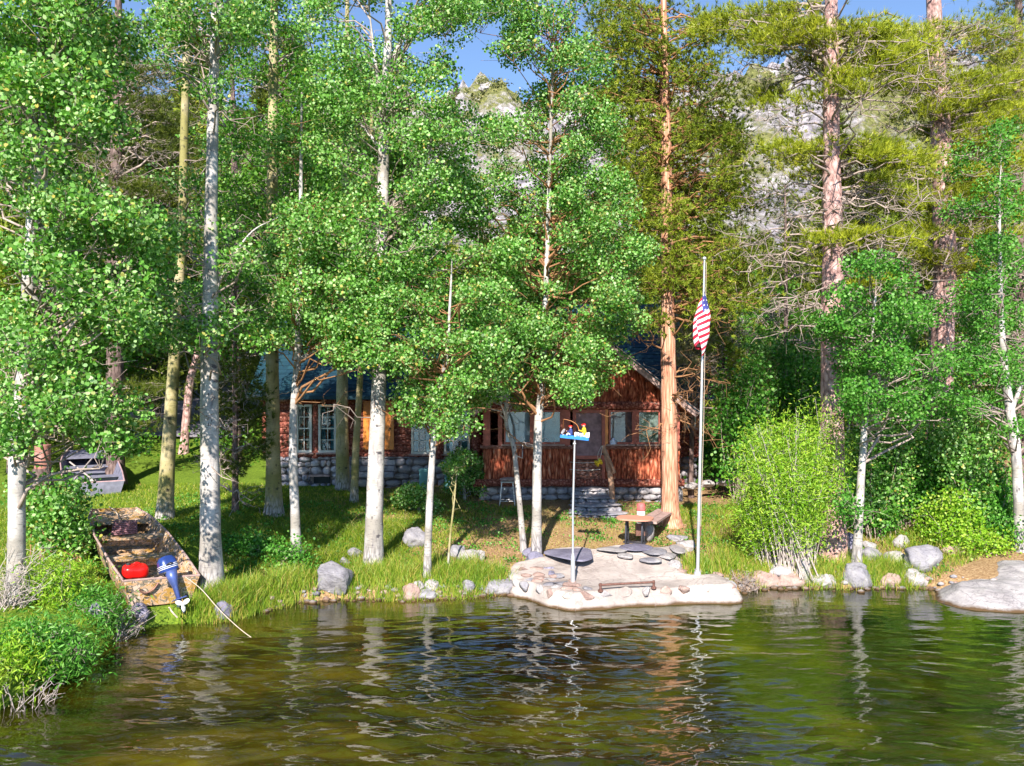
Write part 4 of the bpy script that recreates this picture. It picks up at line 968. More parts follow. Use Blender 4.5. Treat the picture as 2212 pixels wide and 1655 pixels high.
p1 = figure(Lx*.62, .085, .78, 'yellow', 'red_plastic', -1, 'dark_blue', 'angler')
p2 = figure(-Lx*.30, .06, .66, 'dark_blue', 'red_plastic', -1, 'white_paint', 'second')
mb = MB(); tube(mb, catmull([p1(.13, 0, .10), LW(.02, 0, .26), LW(-.10, 0, .325), LW(-Lx*.9, 0, .345)], 5), np.linspace(.006, .003, 16), 6); tube(mb, [LW(-Lx*.9, 0, .345), LW(-Lx*.88, 0, .1)], .0016, 4); mb.build('fishing_rod', M['wood_orange'], wh)
mb = MB(); V, F = ico(3); V = V*np.array([.03, .014, .055]); V[:, 0] += .02*np.sin(V[:, 2]*30); mb.add(V@RW.T+LW(-Lx*.86, 0, .11), F); tube(mb, [LW(-Lx*.86, 0, .06), LW(-Lx*.80, 0, .03)], [.006, .03], 6); mb.build('fish', M['rock_white'], wh, True)

# ================================================================== boats
def boat(name, label, stern, bow, W0, W1, depth, matH, matS, seats=(.30, .60), decks=(.10, .20), cat='boat', roll=0.0):
    """stern, bow: world centres of the gunwale line at both ends"""
    stern = np.array(stern, float); bow = np.array(bow, float); ax = bow-stern; L = np.linalg.norm(ax); ax /= L
    side = np.cross(ax, [0, 0, 1.]); side /= np.linalg.norm(side); side = side*math.cos(roll)+np.cross(side, ax)*0+np.array([0, 0, 1.])*math.sin(roll); up = np.cross(side, ax)
    def T(s_, t, z): return stern+ax*s_*L+side*t+up*z
    root = empty(name, stern-up*depth, label, cat)
    n_ = 22; ss = np.linspace(0, 1, n_); wid = np.interp(ss, [0, .25, .6, .85, 1], [W0*.97, W0*1.04, W0*1.06, W0*.95, W1])/2
    bot = -depth+np.interp(ss, [0, .65, .85, 1], [0, 0, depth*.25, depth*.62]); bw = wid*.80
    mb = MB(); th = .022; rows = []
    for k in range(n_):
        w_, b_, z_ = wid[k], bw[k], bot[k]
        rows.append([T(ss[k], -w_, 0), T(ss[k], -b_, z_), T(ss[k], b_, z_), T(ss[k], w_, 0), T(ss[k], w_-th, 0), T(ss[k], b_-th, z_+th), T(ss[k], -b_+th, z_+th), T(ss[k], -w_+th, 0)])
    V = np.array(rows).reshape(-1, 3); Fq = []
    for k in range(n_-1):
        for q in range(8): Fq.append([k*8+q, k*8+(q+1) % 8, (k+1)*8+(q+1) % 8, (k+1)*8+q])
    for k in (0, n_-1): Fq += [[k*8+i for i in (0, 1, 6, 7)], [k*8+i for i in (1, 2, 5, 6)], [k*8+i for i in (2, 3, 4, 5)]]
    mb.add(V, Fq); hull = mb.build('hull', M[matH], root)
    for k, nm in ((0, -.004), (n_-1, .004)):
        mb = MB()
        c = [T(ss[k]+nm*(1 if k else 1), -wid[k], .0), T(ss[k]+nm, -bw[k], bot[k]), T(ss[k]+nm, bw[k], bot[k]), T(ss[k]+nm, wid[k], 0)]; o_ = [p+ax*(.035 if k == 0 else -.035) for p in c]
        mb.add(np.array(c+o_), [[0, 1, 2, 3], [7, 6, 5, 4], [0, 4, 5, 1], [1, 5, 6, 2], [2, 6, 7, 3], [3, 7, 4, 0]])
        mb.build('transom' if k == 0 else 'bow_plate', M[matH], root)
    for sg in (-1, 1):
        mb = MB(); tube(mb, [T(ss[k], sg*wid[k], .0) for k in range(n_)], .021, 7); mb.build('gunwale', M[matS], root, True)
    mb = MB(); tube(mb, [T(0, -wid[0], .004), T(0, wid[0], .004)], .022, 7); mb.build('transom_cap', M[matS], root, True)
    for s0 in seats:
        w_ = np.interp(s0, ss, wid)*.97; z_ = -depth*.33; mb = MB(); c = T(s0, 0, z_); box(mb, c, (2*w_, .30, .03), np.stack([side, ax, up], 1))
        box(mb, T(s0, 0, z_-.09), (1.8*w_, .05, .15), np.stack([side, ax, up], 1)); mb.build('seat', M[matH], root)
    for s0, s1 in (((1-decks[0]*2), .995),):
        m_ = (s0+s1)/2; w_ = np.interp(s1, ss, wid)*.98; mb = MB(); c = [T(s0, -np.interp(s0, ss, wid)*.95, -.08), T(s0, np.interp(s0, ss, wid)*.95, -.08), T(s1, w_, -.05), T(s1, -w_, -.05)]; o_ = [p-up*.02 for p in c]
        mb.add(np.array(c+o_), [[0, 1, 2, 3], [7, 6, 5, 4], [0, 4, 5, 1], [1, 5, 6, 2], [2, 6, 7, 3], [3, 7, 4, 0]]); mb.build('bow_deck', M[matH], root)
    mb = MB()
    for k in range(3, n_-4, 2):
        for sg in (-1, 1): tube(mb, [T(ss[k], sg*(wid[k]-.03), -.01), T(ss[k], sg*(bw[k]-.03), bot[k]+.03), T(ss[k], 0, bot[k]+.035)], .014, 4)
    mb.build('ribs', M[matH], root)
    return root, T, (side, ax, up)
bs = at(351, 1249, 13.8); bw_ = at(247, 1098, 17.5)
bt, TB, fr_ = boat('jon_boat', 'flat-bottomed camouflage boat pulled up on the grassy bank, bow to the woods', bs, bw_, 1.26, .88, .46, 'camo', 'wood_weather', (.12, .36, .64), roll=-.06)
side, ax, up = fr_; RB = np.stack([side, ax, up], 1)
mb = MB(); p = TB(0, -.17, -.12); tube(mb, catmull([TB(-.004, -.36, -.16), TB(-.012, -.28, -.22), TB(-.012, -.15, -.17), TB(-.01, -.07, -.06)], 4), .016, 6); mb.build('transom_strap', M['iron'], bt)
# outboard motor
mc = TB(.0, .13, 0); 
om = empty('outboard_motor', mc, 'blue outboard motor with striped cowl clamped on the transom of the camouflage boat', 'motor')
fwd = ax.copy(); fwd[2] = 0; fwd /= np.linalg.norm(fwd); rt = np.cross(fwd, [0, 0, 1.]); UPW = np.array([0, 0, 1.])
tilt = .33; mu = UPW*math.cos(tilt)+fwd*math.sin(tilt)-rt*.2; mu /= np.linalg.norm(mu); mf = fwd*math.cos(tilt)-UPW*math.sin(tilt); mf -= mu*(mf@mu); mf /= np.linalg.norm(mf); RM = np.stack([np.cross(mf, mu), mf, mu], 1)
def TM(x, y, z): return mc+RM@np.array([x*.95, y*.85, z*.80])+UPW*.04
mb = MB(); prof = [(-.02,.155,.19),(.03,.165,.205),(.16,.165,.20),(.26,.15,.185),(.33,.11,.14),(.355,.03,.05)]
n_ = 22; a = np.arange(n_)*2*np.pi/n_; V = []
for z, rx_, ry_ in prof:
    for q in a: cx_, sx_ = math.cos(q), math.sin(q); V.append(TM(rx_*np.sign(cx_)*abs(cx_)**.65, ry_*np.sign(sx_)*abs(sx_)**.65+.02, z+.08))
Fq = [[k*n_+q, k*n_+(q+1) % n_, (k+1)*n_+(q+1) % n_, (k+1)*n_+q] for k in range(len(prof)-1) for q in range(n_)]+[list(range(n_))[::-1], list(range(len(prof)*n_-n_, len(prof)*n_))]
mb.add(np.array(V), Fq); cw = mb.build('cowl', M['blue_cowl'], om, True)
mb = MB()
for z in (.15, .185, .22): 
    V = []
    for zz in (z, z+.012):
        for q in a: cx_, sx_ = math.cos(q), math.sin(q); V.append(TM(.169*np.sign(cx_)*abs(cx_)**.65, .209*np.sign(sx_)*abs(sx_)**.65+.02, zz))
    mb.add(np.array(V), [[q, (q+1) % n_, n_+(q+1) % n_, n_+q] for q in range(n_)])
mb.build('stripe', M['white_paint'], cw)
mb = MB(); V = []
for zz in (.062, .10):
    for q in a: cx_, sx_ = math.cos(q), math.sin(q); V.append(TM(.163*np.sign(cx_)*abs(cx_)**.65, .200*np.sign(sx_)*abs(sx_)**.65+.02, zz))
mb.add(np.array(V), [[q, (q+1) % n_, n_+(q+1) % n_, n_+q] for q in range(n_)]); mb.build('lower_trim', M['black'], cw)
mb = MB(); tube(mb, catmull([TM(-.06, -.17, .22), TM(0, -.24, .24), TM(.06, -.17, .22)], 4), .012, 6); mb.build('carry_handle', M['black'], cw, True)
mb = MB(); V = []
for z, rx_, ry_ in ((.09,.11,.14),(-.1,.085,.11),(-.28,.05,.075),(-.62,.036,.065)):
    for q in a: V.append(TM(rx_*math.cos(q), ry_*math.sin(q)-.10, z))
mb.add(np.array(V), [[k*n_+q, k*n_+(q+1) % n_, (k+1)*n_+(q+1) % n_, (k+1)*n_+q] for k in range(3) for q in range(n_)]+[list(range(n_))[::-1], list(range(3*n_, 4*n_))]); mb.build('leg', M['motor_grey'], om, True)
mb = MB(); box(mb, TM(0, -.13, -.54), (.19, .26, .018), RM); mb.build('cavitation_plate', M['motor_grey'], om)
mb = MB(); lathe(mb, TM(0, -.10, -.68), [(.01,-.2),(.035,-.14),(.045,0),(.04,.1),(.02,.16)], 14, 0, RM@rotm(rx=math.pi/2)); box(mb, TM(0, -.10, -.77), (.014, .12, .14), RM); mb.build('gearcase', M['motor_grey'], om, True)
mb = MB(); hub = TM(0, -.29, -.68); ball(mb, hub, .035)
for k in range(3):
    q = k*2.094+.4; dd = RM@np.array([math.cos(q), 0, math.sin(q)]); V, F = ico(3); bl = np.stack([np.cross(dd, RM[:, 1]), RM[:, 1]*1.0, dd], 1); bl = bl@rotm(rz=.5); mb.add((V*np.array([.042, .010, .065]))@bl.T+hub+dd*.065, F)
mb.build('propeller', M['white_paint'], om, True)
mb = MB(); beam(mb, TM(0, .02, .02), TM(0, .16, -.02), .16, .12); box(mb, TM(0, .05, -.08), (.15, .05, .22), RM); mb.build('clamp', M['black'], om)
mb = MB(); tube(mb, [TM(-.05, .2, .08), TM(-.12, .42, .11), TM(-.14, .58, .12)], [.018, .016, .022], 8); mb.build('tiller', M['black'], om)
# red fuel tank
tc = TB(.115, -.33, -.02); ft = empty('fuel_tank', tc-[0, 0, .13], 'glossy red plastic fuel tank inside the camouflage boat at the stern', 'fuel tank')
mb = MB(); V, F = ico(4); V = np.sign(V)*np.abs(V)**.55*np.array([.21, .15, .115]); V[:, 2] *= 1-.25*np.exp(-(V[:, 0]/.035)**2)*(V[:, 2] > 0); V[:, 1] *= 1-.12*np.exp(-(V[:, 0]/.03)**2); mb.add(V@RB.T+tc, F); mb.build('tank', M['red_plastic'], ft, True)
mb = MB(); lathe(mb, tc+RB@np.array([-.12, .02, .10]), [(.035, 0), (.035, .03), (.028, .04)], 12, 0, RB); mb.build('cap', M['black'], ft)
mb = MB(); tube(mb, catmull([tc+RB@np.array(q) for q in ((-.04,-.02,.10),(-.03,-.02,.15),(.04,-.02,.15),(.06,-.02,.11))], 4), .012, 7); mb.build('handle', M['red_plastic'], ft, True)
mb = MB(); tube(mb, catmull([tc+RB@np.array([-.1, .06, .13]), TB(.16, -.3, -.05), TB(.15, -.1, -.1), TB(.06, .05, -.0)], 6), .009, 6); tag(mb.build('fuel_hose', M['black'], None, True, loc=tc), 'thin black fuel hose running from the red tank to the motor', 'hose')
# rope coil on the middle seat with a line to the bow
cc = TB(.665, -.06, -.11); mb = MB(); q = np.linspace(0, 2*np.pi*7, 130)
P = np.array([cc+RB@np.array([(.22-.012*(k % 3))*math.cos(k)*1.05, (.12)*math.sin(k), .012*k/2+.01*math.sin(k*3)]) for k in q]); tube(mb, P, .016, 6)
rc = mb.build('rope_coil', M['rope_purple'], None, True, loc=cc); tag(rc, 'coil of maroon rope lying on the forward seat of the camouflage boat', 'rope')
mb = MB(); tube(mb, catmull([TB(1.005, -.1, .03), TB(.95, -.02, .0), TB(.85, -.02, -.02), TB(.74, -.05, -.05), TB(.70, -.1, -.06), TB(.69, -.22, -.05)], 5), .011, 6); tag(mb.build('bow_line', M['rope_tan'], None, True, loc=TB(1, 0, 0)), 'pale tan line lying from the bow of the camouflage boat to the rope coil', 'rope')
e = TB(-.005, .37, -.0); f_ = px_plane(548, 1378, .01); m1 = px_plane(470, 1313, .30)
mb = MB(); tube(mb, catmull([e, e*.5+m1*.5+[0, 0, .05], m1, m1*.45+f_*.55-[0, 0, .04], f_-[0, 0, .02], f_+[.3, -.2, -.1]], 5), .007, 6); tag(mb.build('mooring_line', M['rope_tan'], None, True, loc=e), 'long tan mooring line running from the camouflage boat into the lake', 'rope')
mb = MB(); a = px_plane(365, 1312, .35); tube(mb, catmull([a, px_plane(372, 1322, .3), px_plane(383, 1334, .2)], 4), .014, 6); tag(mb.build('rope_end', M['rope_tan'], None, True, loc=a), 'short piece of pale rope on the bare soil below the propeller', 'rope')
# the old grey boat under the leaves, with oars
b2, T2, fr2 = boat('old_rowboat', 'old dull grey rowboat with a faded pink bow deck, under the leaves at left', at(205, 1042, 22.0), at(187, 972, 27.2), 1.5, 1.05, .5, 'hull_grey', 'hull_pink', (.3, .6))
for s0 in (.15, .8):
    c = T2(s0, 0, -.5 if s0 < .5 else -.42); g0 = gz(c[0], c[1]); mb = MB(); beam(mb, (c[0]-.8, c[1], (c[2]+g0)/2-.1), (c[0]+.8, c[1], (c[2]+g0)/2-.1), .2, max(.2, c[2]-g0+.15)); tag(mb.build('timber_skid', M['wood_weather'], None, loc=(c[0], c[1], g0)), 'thick timber skid under the '+('stern' if s0 < .5 else 'bow')+' of the old grey rowboat', 'timber')
mb = MB(); a, b_ = T2(.05, -.42, .05), T2(.5, -.1, .08)
for k, (p, q) in enumerate((((.05, -.5, .04), (.55, .05, .12)), ((.08, -.1, .05), (.5, -.55, .1)))):
    mb = MB(); P0, P1 = T2(*p), T2(*q); tube(mb, [P0, P1], .024, 8); box(mb, P0+(P0-P1)*.12, (.15, .4, .02), np.stack([fr2[0], fr2[1], fr2[2]], 1)); o = mb.build('oar', M['deadwood'], None, True, loc=P0); tag(o, 'weathered oar lying across the old grey rowboat, '+('sloping right' if k == 0 else 'crossed under the other oar'), 'oar', 'oars in the old rowboat')
# pink drum behind the left aspen
c = at(92, 1012, 22.5); g0 = gz(c[0], c[1]); mb = MB(); tube(mb, [(c[0], c[1], g0-.05), (c[0]+.02, c[1], (g0+c[2])/2), (c[0], c[1], c[2])], [.3, .26, .25], 16, jit=.04)
tag(mb.build('tree_stump', M['bark_dark'], None, loc=(c[0], c[1], g0)), 'dark stump carrying the rusty pink drum behind the left edge aspen', 'stump'); g0 = c[2]
dm = empty('rusty_drum', (c[0], c[1], g0), 'rusty pink upright drum with a wire handle behind the left edge aspen', 'drum')
mb = MB(); lathe(mb, (c[0], c[1], g0), [(.2, 0), (.21, .02), (.2, .28), (.208, .3), (.2, .32), (.2, .62), (.21, .64), (.21, .66)], 24); mb.build('body', M['drum'], dm, True)
mb = MB(); q = np.linspace(0, np.pi, 12); tube(mb, [(c[0]+.21*math.cos(k), c[1]-.05, g0+.62+.16*math.sin(k)) for k in q], .006, 5); mb.build('handle', M['iron'], dm)
# timber steps on the right bank
ts = ground_at(2690*.7197, 1590*.7197); base = ts
tsr = empty('timber_edging', base, 'stack of weathered timbers edging the slope behind the right-hand thin aspen', 'timbers')
for k, (dx, dz, L) in enumerate(((0, .06, 1.0), (.05, .17, 1.1), (-.05, .28, 1.15), (.1, .38, 1.0))):
    mb = MB(); beam(mb, base+[dx-L/2, .12*k, dz], base+[dx+L/2, .12*k+.05, dz], .14, .1); mb.build('timber', M['wood_weather'], tsr)
# far small building with teal roof on the right
sh = empty('far_shed', (wx(1990, 36), 36, gz(18, 36)), 'small distant building with a dark teal roof behind the right-hand thicket', 'shed')
g0 = gz(18, 36); zt_ = wz(832, 36); xm = wx(2000, 36)
mb = MB(); box(mb, (xm, 38, (g0+zt_)/2), (4, 4, zt_-g0+.2)); mb.build('wall', M['log'], sh)
mb = MB(); box(mb, (xm, 37, zt_+.75), (4.8, 2.9, .1), rotm(rx=.6)); box(mb, (xm, 39.2, zt_+.75), (4.8, 2.9, .1), rotm(rx=-.6)); mb.build('roof', M['roof'], sh)
mb = MB(); box(mb, (xm-.6, 35.97, zt_-.8), (.9, .06, .9)); mb.build('window', M['room'], sh)

# ================================================================== boulders, each its own
def boulder(px, py, w, h, mat, label, seed, ang=.62, name='boulder', dep=.8, cuts=9, group=None, lift=0.3, Y=None):
    """px, py: bottom centre in the picture; w, h its size there"""
    if Y is None:
        g = ground_at(px, py-2); Yc = g[1]
    else: Yc = Y
    sx = w/2/FPX*Yc; hh = h/FPX*Yc; c = np.array([wx(px, Yc), Yc+sx*dep*.5, wz(py, Yc)+hh*.5-hh*.15*lift])
    V, F = rockV((sx*1.12, sx*dep, hh*.66), 4, cuts+6, .055, seed, ang*.86); mb = MB(); mb.add(V+c, F)
    o = mb.build(name, M[mat], None, True, loc=c); return tag(o, label, 'rock', group)
boulder(719, 1300, 112, 74, 'rock_grey', 'large angular two-faced grey boulder at the waterline below the big white aspen', 5, .5, cuts=12)
boulder(768, 1208, 36, 22, 'rock_grey', 'flat dark rock with orange lichen left of the big white aspen foot', 12, .55)
boulder(744, 1222, 22, 18, 'rock_grey', 'small grey stone above the large angular boulder', 13)
boulder(896, 1186, 48, 42, 'rock_grey', 'rounded blue-grey boulder left of the slender white aspen', 14, .75)
boulder(887, 1302, 42, 36, 'rock_pink', 'round pinkish boulder at the waterline, leftmost of its cluster', 15, .85)
boulder(922, 1300, 48, 26, 'rock_grey', 'flat grey stone at the waterline right of the round pink boulder', 16, .8)
boulder(903, 1276, 28, 18, 'rock_white', 'pale stone on top of the waterline cluster under the slender aspen', 17, .85)
boulder(932, 1278, 30, 24, 'rock_white', 'whitish stone at the foot of the slender white aspen', 18, .85)
boulder(1072, 1290, 104, 34, 'rock_grey', 'long flat grey slab of rock left of the patio at the waterline', 19, .55, dep=.5)
boulder(1010, 1285, 30, 28, 'rock_grey', 'small grey rock in the reeds left of the long flat slab', 20, .7)
boulder(1154, 1222, 42, 26, 'rock_blue', 'dark rounded rock at the patio corner beside the twin-stem white aspen', 21, .8)
boulder(1146, 1206, 34, 20, 'rock_blue', 'dark brown-blue rock just behind the patio corner', 22, .7)
boulder(1036, 1214, 28, 22, 'rock_white', 'squarish white stone in the weeds left of the patio', 23, .6)
boulder(985, 1205, 36, 30, 'rock_grey', 'grey boulder beside the thin yellow sapling', 24, .65)
boulder(1015, 1214, 56, 22, 'rock_white', 'low pale boulder between the yellow sapling and the patio', 25, .75)
boulder(484, 1346, 44, 44, 'rock_blue', 'blue-grey rock under the mooring line at the water edge', 26, .6)
boulder(1458, 1238, 34, 24, 'rock_white', 'rounded white stone at the right rim of the patio', 27, .85)
boulder(1478, 1194, 52, 30, 'rock_white', 'stacked pale stone behind the patio beside the flagpole', 28, .5)
boulder(1464, 1172, 54, 16, 'rock_grey', 'flat grey-lilac slab lying on the grass behind the patio', 29, .5)
boulder(300, 1345, 44, 40, 'rock_blue', 'dark rock in the shade under the stern of the camouflage boat', 30, .6)
boulder(205, 1338, 44, 34, 'rock_blue', 'dark blue-grey rock in the dead twigs left of the camouflage boat', 31, .6)
rr = [(1655,1272,60,36,'rock_pink','pink rounded rock right of the patio brush pile'),(1705,1275,72,40,'rock_pink','long pink and white rock ledge at the waterline below the willow bush'),(1760,1272,56,30,'rock_white','pale rock between the pink ledge and the thin aspen'),(1690,1250,70,26,'rock_white','long white slab above the pink ledge'),(1735,1258,34,48,'rock_white','upright white block stone in the shoreline grass'),(1790,1272,42,28,'rock_white','squat pale rock left of the forked thin aspen'),
      (1858,1275,58,58,'rock_grey','big grey boulder at the waterline right of the forked thin aspen'),(1925,1272,44,32,'rock_pink','rounded lilac rock right of the big grey boulder'),(1972,1268,42,34,'rock_white','pale pebble-shaped rock before the granite ledge'),(1998,1236,84,54,'rock_grey','large round grey boulder behind the granite ledge'),(1935,1222,44,30,'rock_white','white rock in the grass above the lilac rock'),(1965,1240,34,24,'rock_white','small white rock left of the large round boulder'),
      (1886,1212,44,26,'rock_grey','blue-grey rock on the slope behind the big grey boulder'),(1838,1196,36,40,'rock_blue','dark blue rock in the shade right of the forked thin aspen'),(1878,1190,30,20,'rock_white','bright white rock on the slope near the timbers'),(1735,1215,40,22,'rock_white','pale rock at the foot of the pink-barked pine'),(1682,1240,30,22,'rock_white','small white rock under the willow bush stems'),(1950,1185,36,26,'rock_white','white rock on the pine-needle slope right of the timbers'),(2060,1205,50,22,'rock_pink','pink rock at the back of the granite ledge'),
      (2010,1285,44,18,'rock_pink','low pink rock at the left tip of the granite ledge'),(1995,1268,50,26,'rock_white','tilted white rock leaning on the granite ledge')]
for k, (a, b_, c_, d_, m, l) in enumerate(rr): boulder(a, b_, c_, d_, m, l, 300+k, .72)
for k, (a, b_, c_, d_, l) in enumerate(((1492,1058,34,14,'flat pale stone right of the cedar, first of the edging row'),(1530,1052,30,14,'grey edging stone behind the flagpole'),(1560,1050,34,14,'edging stone between the flagpole and the willow bush'),(1590,1050,34,12,'last edging stone before the willow bush'))):
    boulder(a, b_, c_, d_, 'rock_white', l, 340+k, .7, Y=23.2)
# granite ledge, right
lg = np.array([px_plane(a, b_, .3)[:2] for a, b_ in ((2008,1262),(2030,1240),(2075,1232),(2120,1218),(2160,1212),(2260,1214),(2300,1260),(2230,1284),(2160,1286),(2100,1282),(2050,1274))])
tag(mound(smooth_poly(lg), .30, -.4, .75, .04, .06, 33, (.02, .10)).build('granite_ledge', M['rock_white'], None, True, loc=(lg[:, 0].mean(), lg[:, 1].mean(), 0)), 'broad smooth pale granite ledge sloping into the lake at the right edge', 'rock')
# ================================================================== foreground trees, each traced at its own distance
RB_ = 'aspens along the shore and lawn'
def g(name='aspen_tree'): return name
crown_tree('aspen_tree', 'thick twin-stemmed white aspen at the left edge with big leaves hanging over the grey rowboat', 'tree',
  [(34,1300,46),(36,1180,38),(38,1000,37),(52,800,34),(62,620,30),(72,450,27),(84,250,22),(92,60,17),(98,-180,10)], 13.8,
  [(80,40,120,80,14),(190,110,90,80,9),(50,200,80,80,8),(150,250,90,50,5),(240,490,110,50,9),(110,540,100,70,10),(50,650,70,90,9),(190,610,120,50,9),(320,560,80,50,6),(90,770,120,60,13),(220,720,80,40,5),(90,870,130,50,13),(220,900,60,50,6),(30,930,50,60,6),(250,960,35,30,3),(60,-80,150,90,16),(120,420,90,40,8),(60,330,90,60,9),(-40,150,120,120,16),(160,-60,160,80,14),(-60,420,80,100,9),(200,270,100,50,7),(280,680,80,40,6),(330,500,60,40,4)],
  lpc=105, leaf=.078, cr=.33, dead=10, forks=[[(62,600,22),(92,480,18),(98,300,15),(92,120,10)],[(72,640,14),(100,700,10),(60,800,8)],[(75,560,10),(140,520,8),(230,480,5)]], group=None, twigm='twig')
crown_tree('aspen_tree', 'stout white aspen with black scars at the right of the camouflage boat', 'tree',
  [(458,1275,58),(455,1180,48),(453,1000,43),(452,800,40),(455,600,34),(456,450,29),(460,250,25),(464,80,20),(468,-150,12)], 14.7,
  [(320,60,110,50,9),(450,60,90,70,9),(400,170,70,50,4),(420,510,80,40,5),(510,700,100,40,8),(400,745,80,35,6),(330,650,80,40,4),(520,560,50,40,3),(450,-60,160,80,16),(530,20,60,50,5)],
  lpc=100, leaf=.072, cr=.31, dead=12, twigm='twig', forks=[[(458,640,10),(500,560,8),(545,500,6),(600,470,4)],[(462,210,10),(440,180,8),(470,140,5)]])
crown_tree('aspen_tree', 'tall olive-tan aspen standing on the shaded lawn left of the scarred white one', 'tree',
  [(355,1120,38),(362,1000,33),(370,870,28),(385,650,24),(393,500,22),(399,250,18),(405,50,15),(409,-180,9)], 20.5,
  [(430,330,60,50,4),(350,420,70,50,4),(420,620,60,40,4),(400,-40,100,60,8),(380,90,60,50,4)], lpc=100, leaf=.08, cr=.4, barkm='bark_olive_shaded', dead=10, twigm='twig')
crown_tree('aspen_tree', 'tall tan aspen in front of the left end of the teal roof', 'tree',
  [(592,1113,42),(590,1000,34),(588,800,30),(587,600,27),(588,400,25),(590,200,22),(592,0,18),(593,-200,10)], 20.8,
  [(545,110,90,80,12),(640,130,70,80,9),(560,270,90,60,10),(640,330,70,60,7),(540,420,70,50,8),(630,470,80,40,8),(520,600,70,50,6),(560,690,70,40,5),(600,-60,120,60,12)], lpc=120, leaf=.078, cr=.42, barkm='bark_olive_shaded', leafm='leaf_aspen_far', dead=7, twigm='twig')
crown_tree('aspen_tree', 'slender crooked white aspen before the leftmost cabin windows', 'tree',
  [(641,1222,26),(637,1110,22),(633,1000,20),(634,890,18),(641,800,17),(645,700,15),(648,560,12),(650,380,8),(652,200,5)], 17.0,
  [(700,700,110,50,12),(620,640,70,40,5),(740,590,110,55,11),(640,540,70,50,7),(700,440,70,50,7),(770,760,60,35,5),(640,320,60,50,6),(585,720,40,25,3),(680,640,90,50,8),(720,740,60,30,5),(590,560,50,60,6)], lpc=125, leaf=.072, cr=.34, dead=4, forks=[[(645,780,10),(700,740,9),(745,700,7),(790,640,4)]], twigm='twig_red')
crown_tree('aspen_tree', 'grey-green aspen standing close against the stone footing left of the orange door', 'tree',
  [(741,1058,32),(739,950,30),(739,830,27),(742,640,23),(745,450,19),(748,200,14),(750,0,9)], 23.6,
  [(740,300,90,80,10),(770,470,80,60,8),(740,150,90,70,9),(700,560,70,40,5)], lpc=120, leaf=.085, cr=.45, barkm='bark_olive_shaded', leafm='leaf_aspen_far', dead=4)
crown_tree('aspen_tree', 'thin leaning olive aspen just left of the big white trunk', 'tree',
  [(764,1085,19),(768,980,17),(774,880,15),(780,770,14),(790,560,12),(800,350,9),(806,150,6)], 21.5,
  [(790,560,90,50,8),(830,420,90,60,9),(800,250,80,60,7)], lpc=120, leaf=.08, cr=.42, barkm='bark_olive_shaded', dead=3)
crown_tree('aspen_tree', 'biggest white aspen with a forked top, standing before the orange cabin door', 'tree',
  [(806,1228,46),(808,1120,41),(812,1000,38),(817,860,35),(822,700,31),(825,500,29),(829,300,26),(832,200,24),(838,80,17),(840,-160,10)], 16.2,
  [(700,40,80,50,7),(760,130,100,60,10),(690,240,90,50,8),(880,170,80,50,9),(960,260,90,60,13),(880,320,90,50,9),(780,360,110,50,10),(720,450,90,50,8),(900,440,100,60,11),(820,500,100,50,11),(990,30,90,35,8),(1000,380,60,50,6),(870,640,90,40,9),(800,700,90,40,7),(720,330,60,40,4),(900,60,50,30,3),(840,-80,180,70,18),(930,540,90,50,9),(940,20,60,30,4),(960,120,40,20,2),(1000,-60,120,50,8),(760,200,80,50,8),(820,590,110,50,12),(960,420,70,40,7),(700,520,60,40,5),(920,680,70,40,7),(850,760,50,20,3)],
  lpc=125, leaf=.068, cr=.32, dead=6, twigm='twig',
  forks=[[(832,230,22),(850,130,18),(880,60,13),(925,-60,7)],[(832,260,12),(810,130,10),(795,0,7)],[(850,150,8),(910,60,6),(960,80,4)],[(829,470,8),(880,400,6),(940,360,4)],[(828,330,9),(770,260,7),(700,210,5)]])
crown_tree('aspen_tree', 'slender bright white aspen rising from the waterline stones in front of the teal bins', 'tree',
  [(922,1255,18),(924,1180,17),(929,1060,16),(938,930,14),(950,840,12),(965,760,9),(972,650,6),(976,560,3)], 15.3,
  [(950,830,100,38,13),(1040,800,70,40,7),(870,790,60,30,5),(905,880,45,40,5),(985,850,60,45,6),(880,730,100,50,11),(1000,720,110,55,13),(930,620,110,50,11),(960,920,55,30,4),(1020,620,60,40,5)], lpc=120, leaf=.066, cr=.28, dead=2, forks=[[(940,920,7),(970,880,6),(1010,850,4)]], twigm='twig_red', flare=1.5)
crown_tree('aspen_sapling', 'thin yellow-brown sapling stem between the slender aspen and the patio', 'tree',
  [(966,1236,6),(972,1160,5),(981,1080,4),(985,1030,3)], 15.7, [(990,1015,22,18,3)], lpc=60, leaf=.06, cr=.16, barkm='bark_olive_shaded', flare=1.2)
crown_tree('aspen_tree', 'thin crooked aspen beside the metal stool, its upper stem kinked', 'tree',
  [(1132,1192,15),(1124,1110,13),(1117,1040,12),(1109,965,11),(1096,930,9),(1092,890,9),(1098,850,6)], 17.0,
  [(1095,855,60,30,6),(1050,830,50,35,5),(1120,800,50,35,5)], lpc=110, leaf=.066, cr=.28, dead=1, barkm='bark_white')
